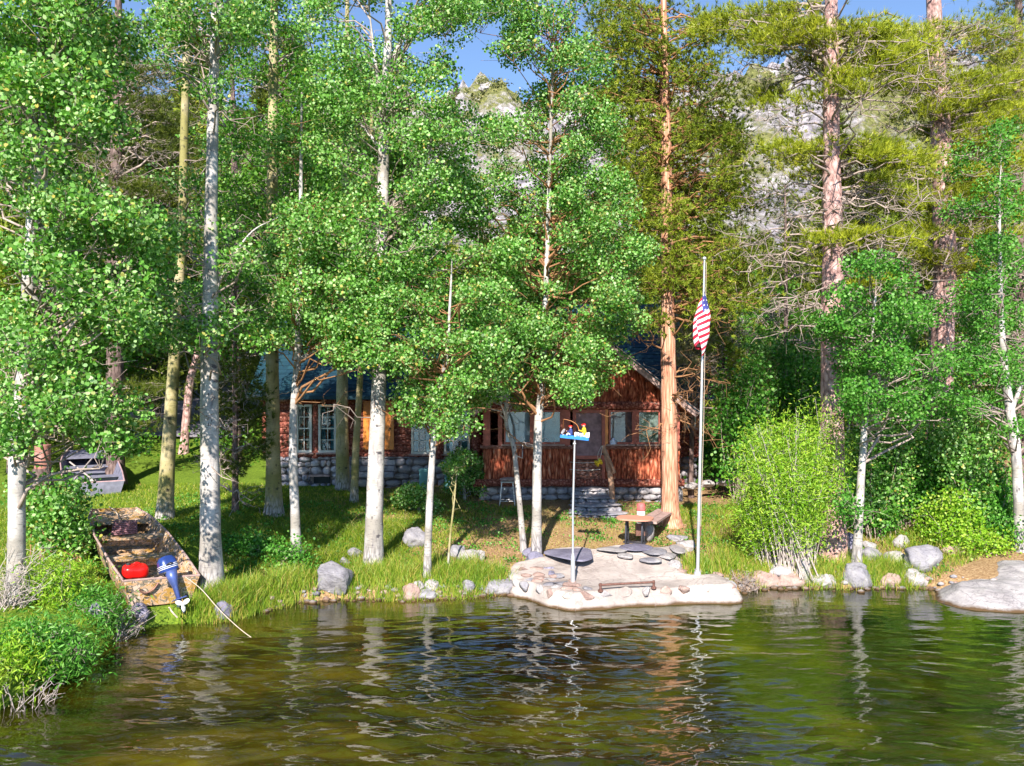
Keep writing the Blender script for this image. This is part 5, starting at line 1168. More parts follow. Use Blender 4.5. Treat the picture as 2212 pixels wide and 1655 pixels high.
crown_tree('aspen_tree', 'straight white aspen at the back corner of the patio with the fullest crown', 'tree',
  [(1158,1203,24),(1159,1100,22),(1160,1000,21),(1163,900,19),(1170,840,17),(1176,700,14),(1181,560,12),(1185,430,10),(1190,260,8),(1195,90,5)], 16.8,
  [(1180,70,90,50,8),(1190,170,90,70,13),(1240,270,80,60,11),(1130,400,90,50,10),(1250,400,100,60,14),(1070,500,90,60,11),(1200,520,130,60,18),(1120,610,120,50,14),(1270,610,90,60,13),(1210,700,120,40,12),(1190,830,70,28,7),(1060,740,90,40,8),(1290,740,70,45,9),(1330,690,50,60,8),(1040,640,70,60,8),(1000,790,60,30,4),(1150,740,80,40,8),(1350,790,30,30,2),(1260,130,60,60,8),(1080,20,70,30,5),(1110,110,40,30,3),(1290,340,60,50,6),(1020,430,60,40,5),(1190,-40,110,50,10),(1320,480,50,50,6),(1180,640,60,60,8),(1260,820,50,35,5),(1330,560,60,60,7),(1100,690,70,40,7),(1100,290,60,40,5),(1140,780,70,30,6)],
  lpc=140, leaf=.066, cr=.31, dead=4, forks=[[(1172,830,10),(1200,760,8),(1230,700,6)],[(1183,520,7),(1160,450,6),(1120,420,4)]], twigm='twig_red')
crown_tree('aspen_tree', 'forked bright white aspen in front of the pink-barked pine, right of the willow bush', 'tree',
  [(1848,1232,24),(1853,1150,20),(1860,1020,17),(1868,900,13),(1870,870,11),(1880,760,8),(1890,640,5)], 15.6,
  [(1900,600,70,40,7),(1850,680,80,45,9),(1950,660,80,50,9),(1850,770,90,40,9),(1960,770,90,50,10),(1900,850,90,40,9),(1990,870,70,50,7),(1835,1090,28,40,5),(1850,860,50,40,4),(1800,710,40,30,3)],
  lpc=120, leaf=.066, cr=.29, dead=2, forks=[[(1870,880,8),(1850,840,6),(1838,790,4)],[(1869,890,8),(1895,830,6),(1920,770,4)],[(1838,1255,8),(1842,1190,7),(1852,1130,5)]], leafm='leaf_shrub', twigm='twig')
crown_tree('aspen_tree', 'white aspen at the right edge with dark scar patches, behind the granite ledge', 'tree',
  [(2203,1190,26),(2199,1080,23),(2192,960,22),(2180,880,20),(2168,780,15),(2160,640,11),(2158,450,5),(2162,340,2)], 15.6,
  [(2170,300,45,50,5),(2185,430,45,50,6),(2180,560,60,50,8),(2150,680,70,50,9),(2195,790,40,50,5),(2120,770,70,40,7),(2100,620,60,40,5),(2210,900,40,40,4),(2100,860,60,30,5)],
  lpc=115, leaf=.066, cr=.3, dead=4, forks=[[(2182,890,12),(2210,820,9),(2240,740,6)]], leafm='leaf_shrub', twigm='twig')
for px, py, w_, h_, Y, lab, sd in ((1004,1035,40,45,20.5,'leafy young aspen bush at the porch corner beside the bins',1),(905,1085,42,20,20.0,'low light green bush in the grass right of the big white aspen',2),(1660,820,60,80,24,'young aspen with dense green leaves between the flagpole and the willow bush',3)):
    crown_tree('aspen_bush' if Y > 18 else 'bush', lab, 'bush', [(px,py+h_,8),(px-2,py,6),(px+4,py-h_,4)], Y, [(px,py,w_,h_,14 if h_ > 30 else 8),(px-10,py-h_*.7,w_*.6,h_*.4,5)], lpc=95, leaf=.07, cr=.26, barkm='bark_olive_shaded', leafm='leaf_aspen', dYs=.5, flare=1.1)

# ------------------------------------------------------------------ conifers of the foreground
def conifer(name, label, pts, Y, regions, barkm, needlem, kind, leanY=0, npc=40, L=.16, dead=20, deadpx=(200, 900), deadL=(1., 2.6), flare=1.4, cr=.3, sides=18, twigm='twig', group=None, dYs=1.4, spread=.55):
    Yg = ground_at(pts[0][0], pts[0][1])[1]
    if abs(Yg-Y) < 2.5 and pts[0][1] > 1050: Y = Yg
    P, Rr = trunk_path(pts, Y, True, leanY)
    root = empty(name, (P[0][0], P[0][1], P[0][2]+.12), label, 'tree', group)
    tb, Pt, rr = make_trunk(P, Rr, sides, flare, .03); tb.build('trunk', M[barkm], root, True)
    bb = MB(); lb = MB()
    for (cx, cy_, rx, ry, nc) in regions:
        for k in range(int(round(nc*1.3))):
            a = rng.uniform(0, 6.283); q = math.sqrt(rng.random()); c = at(cx+rx*q*math.cos(a), cy_+ry*q*math.sin(a), Y+rng.uniform(-dYs, dYs))
            jt = int(np.argmin(np.abs(Pt[:, 2]-c[2])))
            if abs(c[0]-Pt[jt][0]) < .45 and c[1] < Pt[jt][1] and rng.random() < .5: c[1] = Pt[jt][1]+rng.uniform(.2, 1.2)
            dz = np.hypot(*(Pt[:, :2]-c[:2]).T); j = int(np.argmin(dz*.6+np.abs(Pt[:, 2]-(c[2]-.12*dz)))); s = Pt[j]
            pth = swig(s, c, 7, .09, .06); tube(bb, pth, np.linspace(min(rr[j]*.4, .012+.012*np.linalg.norm(c-s)), .006, 7), 5, cap=False)
            rad = cr*rng.uniform(.7, 1.3); m = npc
            if kind == 'pine':      # tufts held upward on flat plates
                Q = c+rng.standard_normal((m, 3))*rad*np.array([.75, .75, .20]); D = (Q-s)/np.linalg.norm(Q-s, axis=1)[:, None]*.5+np.array([0, -.1, .75]); needles(lb, Q, D, L, .014, 13, spread)
                for q_ in Q[::9]: tube(bb, swig(pth[-2], q_, 4, .12), [.008,.006,.005,.004], 3, cap=False)
            else:                   # scaly sprays
                Q = c+rng.standard_normal((m, 3))*rad*np.array([.6, .6, .55]); D = (Q-c)/(np.linalg.norm(Q-c, axis=1)[:, None]+1e-6)*.8+np.array([0, -.1, .25]); needles(lb, Q, D, L, .02, 12, spread)
                for q_ in Q[::12]: tube(bb, swig(pth[-2], q_, 4, .15), [.008,.006,.005,.004], 3, cap=False)
    zt_, zb_ = wz(deadpx[0], Y), wz(deadpx[1], Y)
    for _ in range(dead):
        j = np.argmin(np.abs(Pt[:, 2]-rng.uniform(zb_, zt_))); s = Pt[j]; an = rng.uniform(-.6, math.pi+.6)*(-1 if rng.random() < .75 else 1); Ln = rng.uniform(*deadL)
        e = s+np.array([math.cos(an)*Ln, math.sin(an)*Ln, rng.uniform(-.35, .3)*Ln]); pth = swig(s, e, 8, .10, .06); tube(bb, pth, np.linspace(.028, .005, 8), 5, cap=False)
        for k in range(9):
            i = rng.integers(2, 8); q_ = pth[i]; e2 = q_+(e-s)/Ln*rng.uniform(.1, .5)+rng.standard_normal(3)*.28; p2 = swig(q_, e2, 5, .25); tube(bb, p2, np.linspace(.010, .003, 5), 4, cap=False)
            if k % 2: tube(bb, swig(p2[3], p2[3]+rng.standard_normal(3)*.2, 4, .3), [.005,.004,.003,.002], 3, cap=False)
    bb.build('branches', M[twigm], root, True); 
    if lb.n: lb.build('crown', M[needlem], root)
    return root
conifer('cedar_tree', 'orange-barked cedar with feathery sprays beside the porch, plank bench at its foot',
  [(1447,1135,44),(1447,1080,38),(1445,900,38),(1442,700,33),(1440,500,28),(1438,300,24),(1434,100,17),(1432,-100,10)], 20.0,
  [(1340,40,70,50,9),(1300,90,40,40,4),(1450,60,80,50,10),(1540,60,50,50,5),(1400,150,80,60,11),(1520,190,70,60,9),(1370,240,70,50,9),(1480,290,80,50,11),(1570,300,50,50,6),(1420,380,60,50,8),(1550,400,80,60,12),(1480,470,70,50,9),(1400,480,40,40,4),(1570,520,70,50,10),(1490,570,60,40,7),(1400,590,40,40,4),(1590,620,50,50,7),(1530,670,60,40,7),(1390,700,40,30,3),(1430,-60,110,60,12),(1620,450,30,60,4),(1350,120,60,60,6),(1310,200,50,60,6),(1480,120,70,60,8),(1420,320,80,60,8),(1540,260,60,60,6),(1600,360,50,60,5),(1350,330,50,60,5),(1500,420,80,50,7),(1450,560,70,50,6),(1560,600,60,60,6)],
  'bark_cedar', 'needle_cedar', 'cedar', npc=50, L=.13, dead=16, deadpx=(350, 950), deadL=(.6, 1.5), cr=.34, twigm='twig_red', flare=1.7)
conifer('pine_tree', 'massive pink-barked pine with flat plates of yellow-green needles, behind the willow bush',
  [(1800,1203,68),(1798,1120,58),(1797,1000,55),(1797,850,53),(1798,700,51),(1798,500,45),(1795,300,38),(1795,100,32),(1795,-100,24),(1795,-300,10)], 17.3,
  [(1760,65,60,18,5),(1850,85,80,25,9),(1910,125,60,20,6),(1770,330,40,14,3),(1850,325,100,20,10),(1930,340,80,20,8),(1800,500,30,25,3),(1840,505,70,18,6),(1920,520,60,18,5),(1960,90,60,30,6),(1650,100,80,40,3),(1700,30,100,30,4),(1800,-100,200,50,14),(1700,210,60,30,4),(1800,80,110,30,9),(1880,170,90,30,7),(1620,60,90,50,7),(1720,50,80,40,6),(1860,400,90,25,5),(1960,430,60,25,4),(1840,600,60,20,3),(1700,330,50,30,3)],
  'bark_pine', 'needle', 'pine', npc=58, L=.17, dead=54, deadpx=(40, 760), deadL=(.9, 2.6), cr=.33, flare=1.5)
conifer('pine_tree', 'second pink-barked pine farther back at right, hung with grey dead branches',
  [(2030,1100,60),(2030,900,54),(2036,700,50),(2040,560,48),(2036,400,45),(2030,250,42),(2018,60,34),(2010,-150,22)], 21.5,
  [(1970,175,60,20,6),(2030,235,80,28,10),(2090,300,70,30,9),(2110,190,60,30,6),(2170,330,50,40,6),(2050,410,80,30,8),(2100,560,60,28,7),(2010,490,40,20,4),(2150,440,40,30,4),(2080,70,60,30,5),(2050,-60,150,50,10),(2000,560,30,20,3),(2150,100,60,50,8),(2130,240,60,40,7),(1960,120,60,40,6),(2090,380,90,30,8),(2150,500,60,40,6),(2190,200,40,80,7)],
  'bark_pine', 'needle', 'pine', npc=58, L=.19, dead=56, deadpx=(60, 760), deadL=(1., 2.8), cr=.42)
conifer('pine_tree', 'dark grey pine trunk at the far top right corner',
  [(2206,1000,30),(2204,600,27),(2202,300,22),(2200,100,18),(2198,-150,10)], 24, [(2180,20,40,30,4),(2200,420,40,60,6),(2150,110,40,25,2),(2190,700,30,60,4)], 'bark_dark', 'needle_dark', 'pine', npc=40, L=.2, dead=22, deadpx=(0, 700), cr=.45)
conifer('fir_tree', 'small dark fir with a thin trunk between the scarred aspen and the cabin',
  [(508,1105,15),(508,950,12),(508,800,10),(508,600,6)], 21.5, [(505,1000,30,40,5),(480,920,40,40,6),(540,870,40,50,7),(500,800,50,40,7),(550,960,30,30,4),(510,700,40,40,6)], 'bark_dark', 'needle_dark', 'cedar', npc=45, L=.13, dead=12, deadpx=(700, 1080), deadL=(.4, 1.0), cr=.3)
conifer('pine_tree', 'big dark pine full of grey dead branches behind the left lawn',
  [(250,960,40),(248,700,36),(250,500,32),(252,300,26),(255,80,18),(258,-120,10)], 25.5,
  [(260,330,110,50,10),(330,420,70,50,9),(200,430,80,40,6),(380,300,60,50,7),(280,200,90,50,8),(250,100,90,50,8),(340,180,60,50,6),(180,560,80,40,4),(300,850,60,30,6),(270,930,40,20,4)], 'bark_dark', 'needle_dark', 'pine', npc=60, L=.2, dead=70, deadpx=(150, 760), deadL=(1.2, 3.8), cr=.5)
conifer('pine_tree', 'slim reddish leaning pine on the left beside the gravel drive',
  [(396,905,20),(410,830,18),(428,760,17),(440,640,13),(446,480,9)], 31, [(440,500,60,50,6),(450,400,50,50,6)], 'bark_pine', 'needle_dark', 'pine', npc=40, L=.22, dead=12, deadpx=(450, 700), cr=.5)
conifer('pine_tree', 'straight blue-grey pine trunk right of the scarred aspen, far behind',
  [(512,900,20),(508,600,17),(507,400,15),(503,250,12),(500,60,8)], 29, [(500,120,60,60,8),(480,220,50,40,5)], 'bark_dark', 'needle_dark', 'pine', npc=40, L=.22, dead=24, deadpx=(180, 700), cr=.5)
conifer('fir_tree', 'thin dark dead-limbed fir between the flagpole and the pink pine', 
  [(1697,900,10),(1697,700,9),(1697,560,7),(1695,400,4)], 27, [(1690,560,40,40,5),(1700,440,30,40,4)], 'bark_dark', 'needle_dark', 'cedar', npc=40, L=.16, dead=22, deadpx=(430, 760), deadL=(.5, 1.6), cr=.4)

# ------------------------------------------------------------------ shrubs
def shrub(name, label, px, py, rx, ry, Y, leafm, n, stems=14, leaf=.06, shape='lance', cat='bush', stemm='twig', bias=.4, upright=.5, stemr=.012, base=None, group=None, lsp=.16):
    """arching stems from one foot; leaves ride on the upper part of each stem"""
    bx = wx(base[0] if base else px, Y); b = np.array([bx, Y, gz(bx, Y)-.03]); root = empty(name, b, label, cat, group)
    sb = MB(); lb = MB(); cpt = []
    for k in range(stems):
        a = rng.uniform(0, 6.283); q = math.sqrt(rng.uniform(.05, 1)); e = at(px+rx*q*math.cos(a), py+ry*q*math.sin(a)*(1 if math.sin(a) < 0 else .8), Y+rng.uniform(-1, 1)*rx/FPX*Y*.6)
        e[2] = max(e[2], gz(e[0], e[1])+.15); f = b+np.array([rng.normal(0, .07+.10*(rx/FPX*Y)), rng.normal(0, .1), 0]); mid = f*.5+e*.5+np.array([0, 0, .12*abs(e[2]-f[2])]); mid[:2] = f[:2]*.48+e[:2]*.52+rng.normal(0, .08, 2)
        C = catmull([f, mid, e], 8); tube(sb, C, np.linspace(stemr, .003, len(C)), 5, cap=False)
        for t in range(5):
            q_ = C[rng.integers(4, len(C))]; e2 = q_+rng.standard_normal(3)*np.array([.22, .2, .16])*(rx/FPX*Y); tw = swig(q_, e2, 5, .15); tube(sb, tw, [.005,.004,.003,.003,.002], 3, cap=False); cpt += list(tw[1:])
        cpt += list(C[6:])
    cpt = np.array(cpt); P = cpt[rng.integers(0, len(cpt), n)]+rng.standard_normal((n, 3))*lsp*np.array([1, 1, .8])
    P = P[P[:, 2] > hgt(P[:, 0], P[:, 1])+.02]
    sb.build('stems', M[stemm], root, True)
    leaves(lb, P, leaf, shape, bias, 0); lb.build('foliage', M[leafm], root); return root
shrub('willow_bush', 'tall bright yellow-green willow bush with many pale stems at the foot of the pink pine', 1698, 985, 104, 92, 16.3, 'leaf_willow', 19000, 60, .085, base=(1712, 1190), stemm='deadwood', stemr=.017, lsp=.22)
shrub('willow_bush', 'taller feathery willow top leaning against the pink pine trunk', 1752, 930, 62, 75, 16.5, 'leaf_willow', 8000, 24, .08, base=(1735, 1190), stemm='deadwood', lsp=.25)
shrub('leafy_bush', 'light green bush on the bank just behind the granite ledge', 2120, 1172, 70, 30, 17.2, 'leaf_willow', 3600, 18, .05, 'round', base=(2120, 1195))
shrub('leafy_bush', 'bright leafy bush between the massive pine and second pine, high on the bank', 1900, 960, 80, 70, 18.4, 'leaf_aspen', 6500, 22, .07, 'round', base=(1900, 1120))
shrub('leafy_bush', 'bright leafy bush left of the right edge aspen', 2090, 930, 80, 80, 18.0, 'leaf_aspen', 7000, 24, .07, 'round', base=(2090, 1140))
shrub('willow_bush', 'lower yellow-green willow bush reaching over the dry grass toward the flagpole', 1640, 1080, 58, 52, 16.6, 'leaf_willow', 7500, 22, .08, base=(1665, 1160), stemm='deadwood')
shrub('leafy_bush', 'dark green leafy bush right of the forked aspen, above the timbers', 1960, 1010, 80, 70, 19.0, 'leaf_shrub', 7000, 26, .07, 'round', base=(1960, 1110))
shrub('leafy_bush', 'tall green bush in the middle of the right-hand thicket', 2050, 960, 80, 90, 19.6, 'leaf_shrub', 7500, 26, .07, 'round', base=(2050, 1140))
shrub('leafy_bush', 'bush with yellow-tinged leaves low in the right-hand thicket above the round grey boulder', 2060, 1110, 75, 50, 17.6, 'leaf_willow', 4500, 20, .055, 'round', base=(2060, 1170))
shrub('leafy_bush', 'dense bush at the right edge left of the scarred white aspen', 2140, 1060, 60, 80, 18.2, 'leaf_shrub', 6000, 24, .065, 'round', base=(2140, 1170))
shrub('leafy_bush', 'small bush hugging the foot of the right edge aspen', 2185, 1150, 35, 30, 17.4, 'leaf_shrub', 1800, 10, .055, 'round')
shrub('leafy_bush', 'green bush between pine trunk and timbers on the right slope', 1905, 1090, 45, 40, 18.4, 'leaf_shrub', 2600, 12, .06, 'round')
shrub('leafy_bush', 'high green bush behind the pink pine above the willow', 1720, 800, 75, 75, 23.5, 'leaf_shrub', 6500, 24, .09, 'round', base=(1720, 1000))
shrub('leafy_bush', 'green bush right behind the flagpole, above the willow bush', 1600, 850, 55, 90, 22.5, 'leaf_shrub', 5500, 22, .085, 'round', base=(1600, 1030))
conifer('dead_pine', 'half-dead young pine with pinkish bare twigs just left of the flag', [(1492,1020,12),(1494,860,10),(1497,700,7),(1500,600,4)], 23.6, [(1500,700,45,60,12),(1490,790,40,50,9)], 'bark_dark', 'sage', 'cedar', npc=26, L=.2, dead=46, deadpx=(620, 880), deadL=(.4, 1.2), cr=.35)
conifer('dead_pine', 'drooping half-dead young pine right of the flag above the green bush', [(1565,1020,10),(1563,860,9),(1560,740,6),(1558,640,4)], 24.5, [(1560,740,45,60,12),(1575,800,40,40,7)], 'bark_dark', 'needle_cedar', 'cedar', npc=26, L=.2, dead=30, deadpx=(660, 860), deadL=(.4, 1.1), cr=.35)
shrub('dry_brush', 'brownish brush pile at the patio end on the waterline', 1608, 1262, 34, 16, 15.9, 'litter', 260, 40, .04, 'lance', stemm='twig', stemr=.007)
# left bank
shrub('leafy_bush', 'big-leaved bush hanging over the grey rowboat at the left edge', 110, 1055, 85, 50, 15.6, 'leaf_aspen', 3000, 16, .078, 'round', base=(120, 1150), stemm='twig_red')
shrub('leafy_bush', 'round-leaved green bush left of the camouflage boat bow', 128, 1130, 42, 42, 15.4, 'leaf_aspen', 2400, 14, .07, 'round', base=(170, 1190), stemm='twig_red')
shrub('willow_bush', 'bright green narrow-leaved willow on the left bank between aspen foot and boat', 118, 1250, 66, 46, 12.9, 'leaf_willow', 4200, 22, .08, base=(150, 1320))
shrub('willow_bush', 'low willow spilling over the water at the bottom left corner', 95, 1400, 115, 60, 11.1, 'leaf_shrub', 6500, 26, .085, base=(70, 1480), stemm='twig')
shrub('willow_bush', 'yellow-green willow clump at the very bottom left beside bare twigs', 25, 1460, 70, 50, 10.5, 'leaf_willow', 3800, 16, .085, base=(0, 1520))
shrub('willow_bush', 'dark green low willow above the water in the left bank shade', 215, 1330, 60, 32, 12.6, 'leaf_shrub', 2600, 14, .075, base=(215, 1360))
shrub('dry_brush', 'pale bare dead twigs arching over the bank at the left edge', 60, 1240, 95, 75, 12.6, 'sage', 160, 40, .05, 'lance', stemm='deadwood', base=(20, 1330), stemr=.008)
shrub('dry_brush', 'bare dead twigs dipping to the water at the bottom left', 70, 1490, 80, 26, 10.3, 'sage', 60, 26, .05, 'lance', stemm='deadwood', base=(30, 1500), stemr=.007)
shrub('dry_brush', 'fan of bare pale twigs left of the camouflage boat stern', 285, 1330, 50, 30, 12.9, 'sage', 60, 26, .05, 'lance', stemm='deadwood', base=(250, 1350), stemr=.007)
shrub('leafy_bush', 'soft green bush between the scarred aspen and the slender aspen on the lawn', 545, 1185, 55, 28, 16.6, 'leaf_shrub', 2600, 14, .05, 'round', base=(545, 1210))
shrub('leafy_bush', 'dark bush in shade at the foot of the slender crooked aspen', 630, 1200, 45, 28, 16.0, 'leaf_shrub', 1700, 10, .05, 'round')

# ------------------------------------------------------------------ woods behind: prototypes, then copies
def copy_tree(o, loc, sc, rz, label):
    c = o.copy(); COL.objects.link(c); c.location = loc; c.scale = (sc[0], sc[0], sc[1]); c.rotation_euler = (0, 0, rz); c['label'] = label
    for ch in list(o.children):
        d = ch.copy(); COL.objects.link(d); d.parent = c; d.matrix_parent_inverse = Matrix.Identity(4)
    return c
def proto(kind, name, H, cw, ln, leafm, barkm, seed):
    global rng
    old = rng; rng = np.random.default_rng(seed)
    root = empty(name, (0, 0, 0), 'x', 'tree', None); tb = MB(); bb = MB(); lb = MB()
    P = catmull([(0, 0, -.3), (.08, 0, H*.3), (-.1, .05, H*.6), (0, 0, H)], 5); rad = np.linspace(.022*H*.62, .02, len(P)); tube(tb, P, rad, 9, jit=.03)
    if kind == 'conifer':
        for z in np.linspace(H*.12, H*.985, 26):
            f = 1-(z/H); wd = cw*(f**.75)*rng.uniform(.7, 1.15)+.15
            for a in rng.uniform(0, 6.283)+np.arange(5)*1.2566+rng.normal(0, .2, 5):
                e = np.array([math.cos(a)*wd, math.sin(a)*wd, z-wd*.16]); s = np.array([0, 0, z]); pth = swig(s, e, 5, .06, .05); tube(bb, pth, np.linspace(.03, .008, 5), 4, cap=False)
                t = rng.uniform(.3 if f < .8 else .55, 1.05, ln)[:, None]; w_ = (wd*.16)
                Q = s+(e-s)*t+rng.standard_normal((ln, 3))*np.array([w_, w_, w_*.4]); D = np.tile((e-s)/np.linalg.norm(e-s)*.6+np.array([0, 0, .3]), (ln, 1)); needles(lb, Q, D, .34, .055, 5, .5)
    else:
        for k in range(58):
            z = rng.uniform(H*.28, H); f = math.sin(math.pi*min(.93, max(.18, (z/H-.2)/.85)))*cw; a = rng.uniform(0, 6.283); q = rng.random()**.5
            c = np.array([math.cos(a)*f*q, math.sin(a)*f*q, z]); tube(bb, swig((0, 0, max(.5, z-f*.8)), c, 5, .1), np.linspace(.03, .008, 5), 4, cap=False)
            r = rng.uniform(.4, .85); v = rng.standard_normal((ln, 3)); v /= np.linalg.norm(v, axis=1)[:, None]; v *= (rng.random(ln)**.45)[:, None]*r*np.array([1.2, 1.2, .7]); leaves(lb, c+v, .15, 'quad', .5)
    tb.build('trunk', M[barkm], root, True); bb.build('branches', M['twig'], root, True); lb.build('crown', M[leafm], root); rng = old
    return root
PR = {'c1': proto('conifer', 'background_conifer', 10, 2.0, 15, 'needle_dark', 'bark_dark', 1), 'c2': proto('conifer', 'background_pine', 10, 2.4, 13, 'needle_cedar', 'bark_pine', 2),
      'a1': proto('broad', 'background_aspen', 10, 2.6, 150, 'leaf_aspen_far', 'bark_olive_shaded', 3), 'a2': proto('broad', 'background_aspen', 10, 2.2, 130, 'leaf_shrub', 'bark_white', 4)}
used = {}; seen_l = set()
LM = [(35,'the left edge aspen'),(250,'the big dark pine'),(370,'the olive-tan lawn aspen'),(458,'the scarred stout aspen'),(592,'the tall tan aspen'),(645,'the slender crooked aspen'),(740,'the grey-green aspen'),(828,'the forked big white aspen'),(960,'the slender bright aspen'),(1183,'the full-crowned patio aspen'),(1440,'the orange cedar'),(1520,'the flagpole'),(1697,'the thin dead-limbed fir'),(1797,'the massive pink pine'),(1875,'the forked bright aspen'),(2035,'the second pink pine'),(2175,'the right edge aspen')]
def lab_of(base, px):
    d, nm = min((abs(px-a), n) for a, n in LM); a = [q for q, n in LM if n == nm][0]
    side = 'directly behind' if abs(px-a) < 22 else ('seen right of' if px > a else 'seen left of')
    for ex in ('', 'farther ', 'still farther ', 'faintly '):
        l = f'{ex}{base} {side} {nm}'
        if l not in seen_l: break
    seen_l.add(l); return l
def put(kind, px, topy, Y, lab, grp, wsc=None, rz=None):
    x = wx(px, Y); z0 = gz(x, Y) if Y < 60 else float(hillz(np.array([[x]]), np.array([[float(Y)]]))[0, 0]); H = wz(topy, Y)-z0
    sc = (wsc or 1)*H/10; o = PR[kind]; rz = rng.uniform(0, 6.28) if rz is None else rz
    if kind not in used:
        used[kind] = 1; o.location = (x, Y, z0); o.scale = (sc, sc, H/10); o.rotation_euler = (0, 0, rz); o['label'] = lab; r = o
    else: r = copy_tree(o, (x, Y, z0), (sc, H/10), rz, lab)
    r['group'] = grp; return r
GL, GC, GR = 'trees of the woods left of the cabin', 'trees of the woods behind the cabin', 'trees of the woods right of the flagpole'
kn = {'c1': 'dark fir', 'c2': 'olive-green pine', 'a1': 'yellow-green leafy aspen', 'a2': 'deep green leafy aspen'}
for kind, px, ty, Y in (('c1',40,60,34),('a1',150,300,30),('c2',-60,80,30),('c1',340,210,36),('a2',300,620,33),('c1',150,-40,40),('c2',410,160,44),('a1',470,540,36),('c1',90,420,28),('c2',20,560,27),('a2',180,720,30),('c1',430,80,52),('c2',240,60,50),('a1',330,700,54),('c1',520,240,46),('a2',-40,650,24),('c1',200,20,32),('c2',120,200,46)):
    put(kind, px, ty, Y, lab_of(kn[kind], px), GL)
for kind, px, ty, Y in (('c1',580,160,38),('a1',660,260,36),('c2',720,330,40),('c1',800,420,34),('a2',880,430,38),('c2',960,470,44),('c1',1040,520,48),('a1',1010,600,36),('c2',1110,470,52),('c1',1180,430,40),('a1',1240,500,38),('c1',1290,420,46),('c2',1330,330,42),('a2',1380,520,36),('c1',1420,330,48),('c2',1480,420,34),('c1',620,60,52),('c2',850,330,54),('c1',900,560,34),('a2',1120,600,33),('c2',760,180,48)):
    put(kind, px, ty, Y, lab_of(kn[kind], px), GC)
for kind, px, ty, Y in (('c1',1540,470,40),('a2',1600,560,34),('c2',1650,500,44),('c1',1710,470,36),('a1',1680,600,30),('c2',1780,430,48),('c1',1860,380,36),('a2',1830,560,30),('c1',1920,300,44),('c2',1970,330,34),('c1',2060,250,42),('a2',2010,640,28),('c2',2110,300,32),('c1',2160,120,38),('a1',2110,620,26),('c1',2240,160,32),('a2',2200,560,24),('c2',2290,300,40),('c1',1800,250,54),('a1',1930,640,26),('a1',1760,680,28)):
    put(kind, px, ty, Y, lab_of(kn[kind], px), GR)
for k, (px, h_, Y) in enumerate(((985,45,168),(1115,38,170),(1020,30,160),(940,26,150),(1180,30,150),(1560,26,160),(1640,24,150),(1020,34,130),(1090,30,120),(880,34,110),(1600,30,118),(1690,36,110),(1520,34,100),(1140,40,95),(980,42,90),(1230,46,88),(760,40,150),(660,34,160),(560,30,165),(1400,30,165),(1750,34,140))):
    x = wx(px, Y); z0 = float(hillz(np.array([[x]]), np.array([[float(Y)]]))[0, 0]); ty = 827.5-(z0+h_/FPX*Y*1.15-CAMZ)/Y*FPX
    put('c2' if k % 2 else 'c1', px, ty, Y, lab_of('small lone mountain pine', px), 'scattered pines on the mountain slope', 1.5)
# pale rock outcrops on the mountain
for k in range(34):
    px, Y = rng.uniform(880, 1330) if k < 16 else rng.uniform(1480, 1800), rng.uniform(85, 165); x = wx(px, Y); z0 = float(hillz(np.array([[x]]), np.array([[Y]]))[0, 0]); s = rng.uniform(1.2, 3.0)
    V, F = rockV((s*1.3, s, s*.8), 4, 14, .09, 500+k, .5); mb = MB(); mb.add(V+np.array([x, Y, z0+s*.1]), F)
    tag(mb.build('rock_outcrop', M['rock_white'], None, loc=(x, Y, z0)), 'pale granite outcrop on the mountain slope '+('above the porch' if k < 16 else 'left of the big pink pine'), 'rock', 'granite outcrops '+('above the porch' if k < 16 else 'left of the big pine'))
# mountain scrub and understory: uncountable ground cover
mb = MB(); n_ = 1500; X = rng.uniform(-75, 75, n_); Yq = rng.uniform(62, 172, n_); Z = hillz(X, Yq); C = np.stack([X, Yq, Z+.2], 1)
C = C[vnoise(X, Yq, .06, 77) > -.12]; Q = np.repeat(C, 70, 0)+rng.standard_normal((len(C)*70, 3))*np.array([.8, .8, .45]); leaves(mb, Q, .42, 'quad', .4)
tag(mb.build('mountain_scrub', leafmat('mountain_scrub_leaves', [(0,(.06,.08,.02)),(.5,(.14,.16,.04)),(1,(.3,.27,.12))], .1)), 'olive sagebrush scrub scattered over the rocky mountain slope', 'scrub', kind='stuff')
mb = MB(); n_ = 700; X = np.concatenate([rng.uniform(-26, 26, n_), rng.uniform(4, 14, 160)]); Yq = np.concatenate([rng.uniform(29, 58, n_), rng.uniform(23.5, 30, 160)]); k = ~((np.abs(X+.8) < 7.4) & (Yq > 21.5) & (Yq < 32.6)) & ~((X < -9) & (Yq < 50) & (Yq > 32) & (X > -24)); X, Yq = X[k], Yq[k]
C = np.stack([X, Yq, hgt(X, Yq)+.35], 1); Q = np.repeat(C, 160, 0)+rng.standard_normal((len(C)*160, 3))*np.array([.6, .6, .4]); leaves(mb, Q, .14, 'quad', .4)
tag(mb.build('forest_undergrowth', M['leaf_aspen_far']), 'low leafy undergrowth filling the woods behind the cabin', 'undergrowth', kind='stuff')

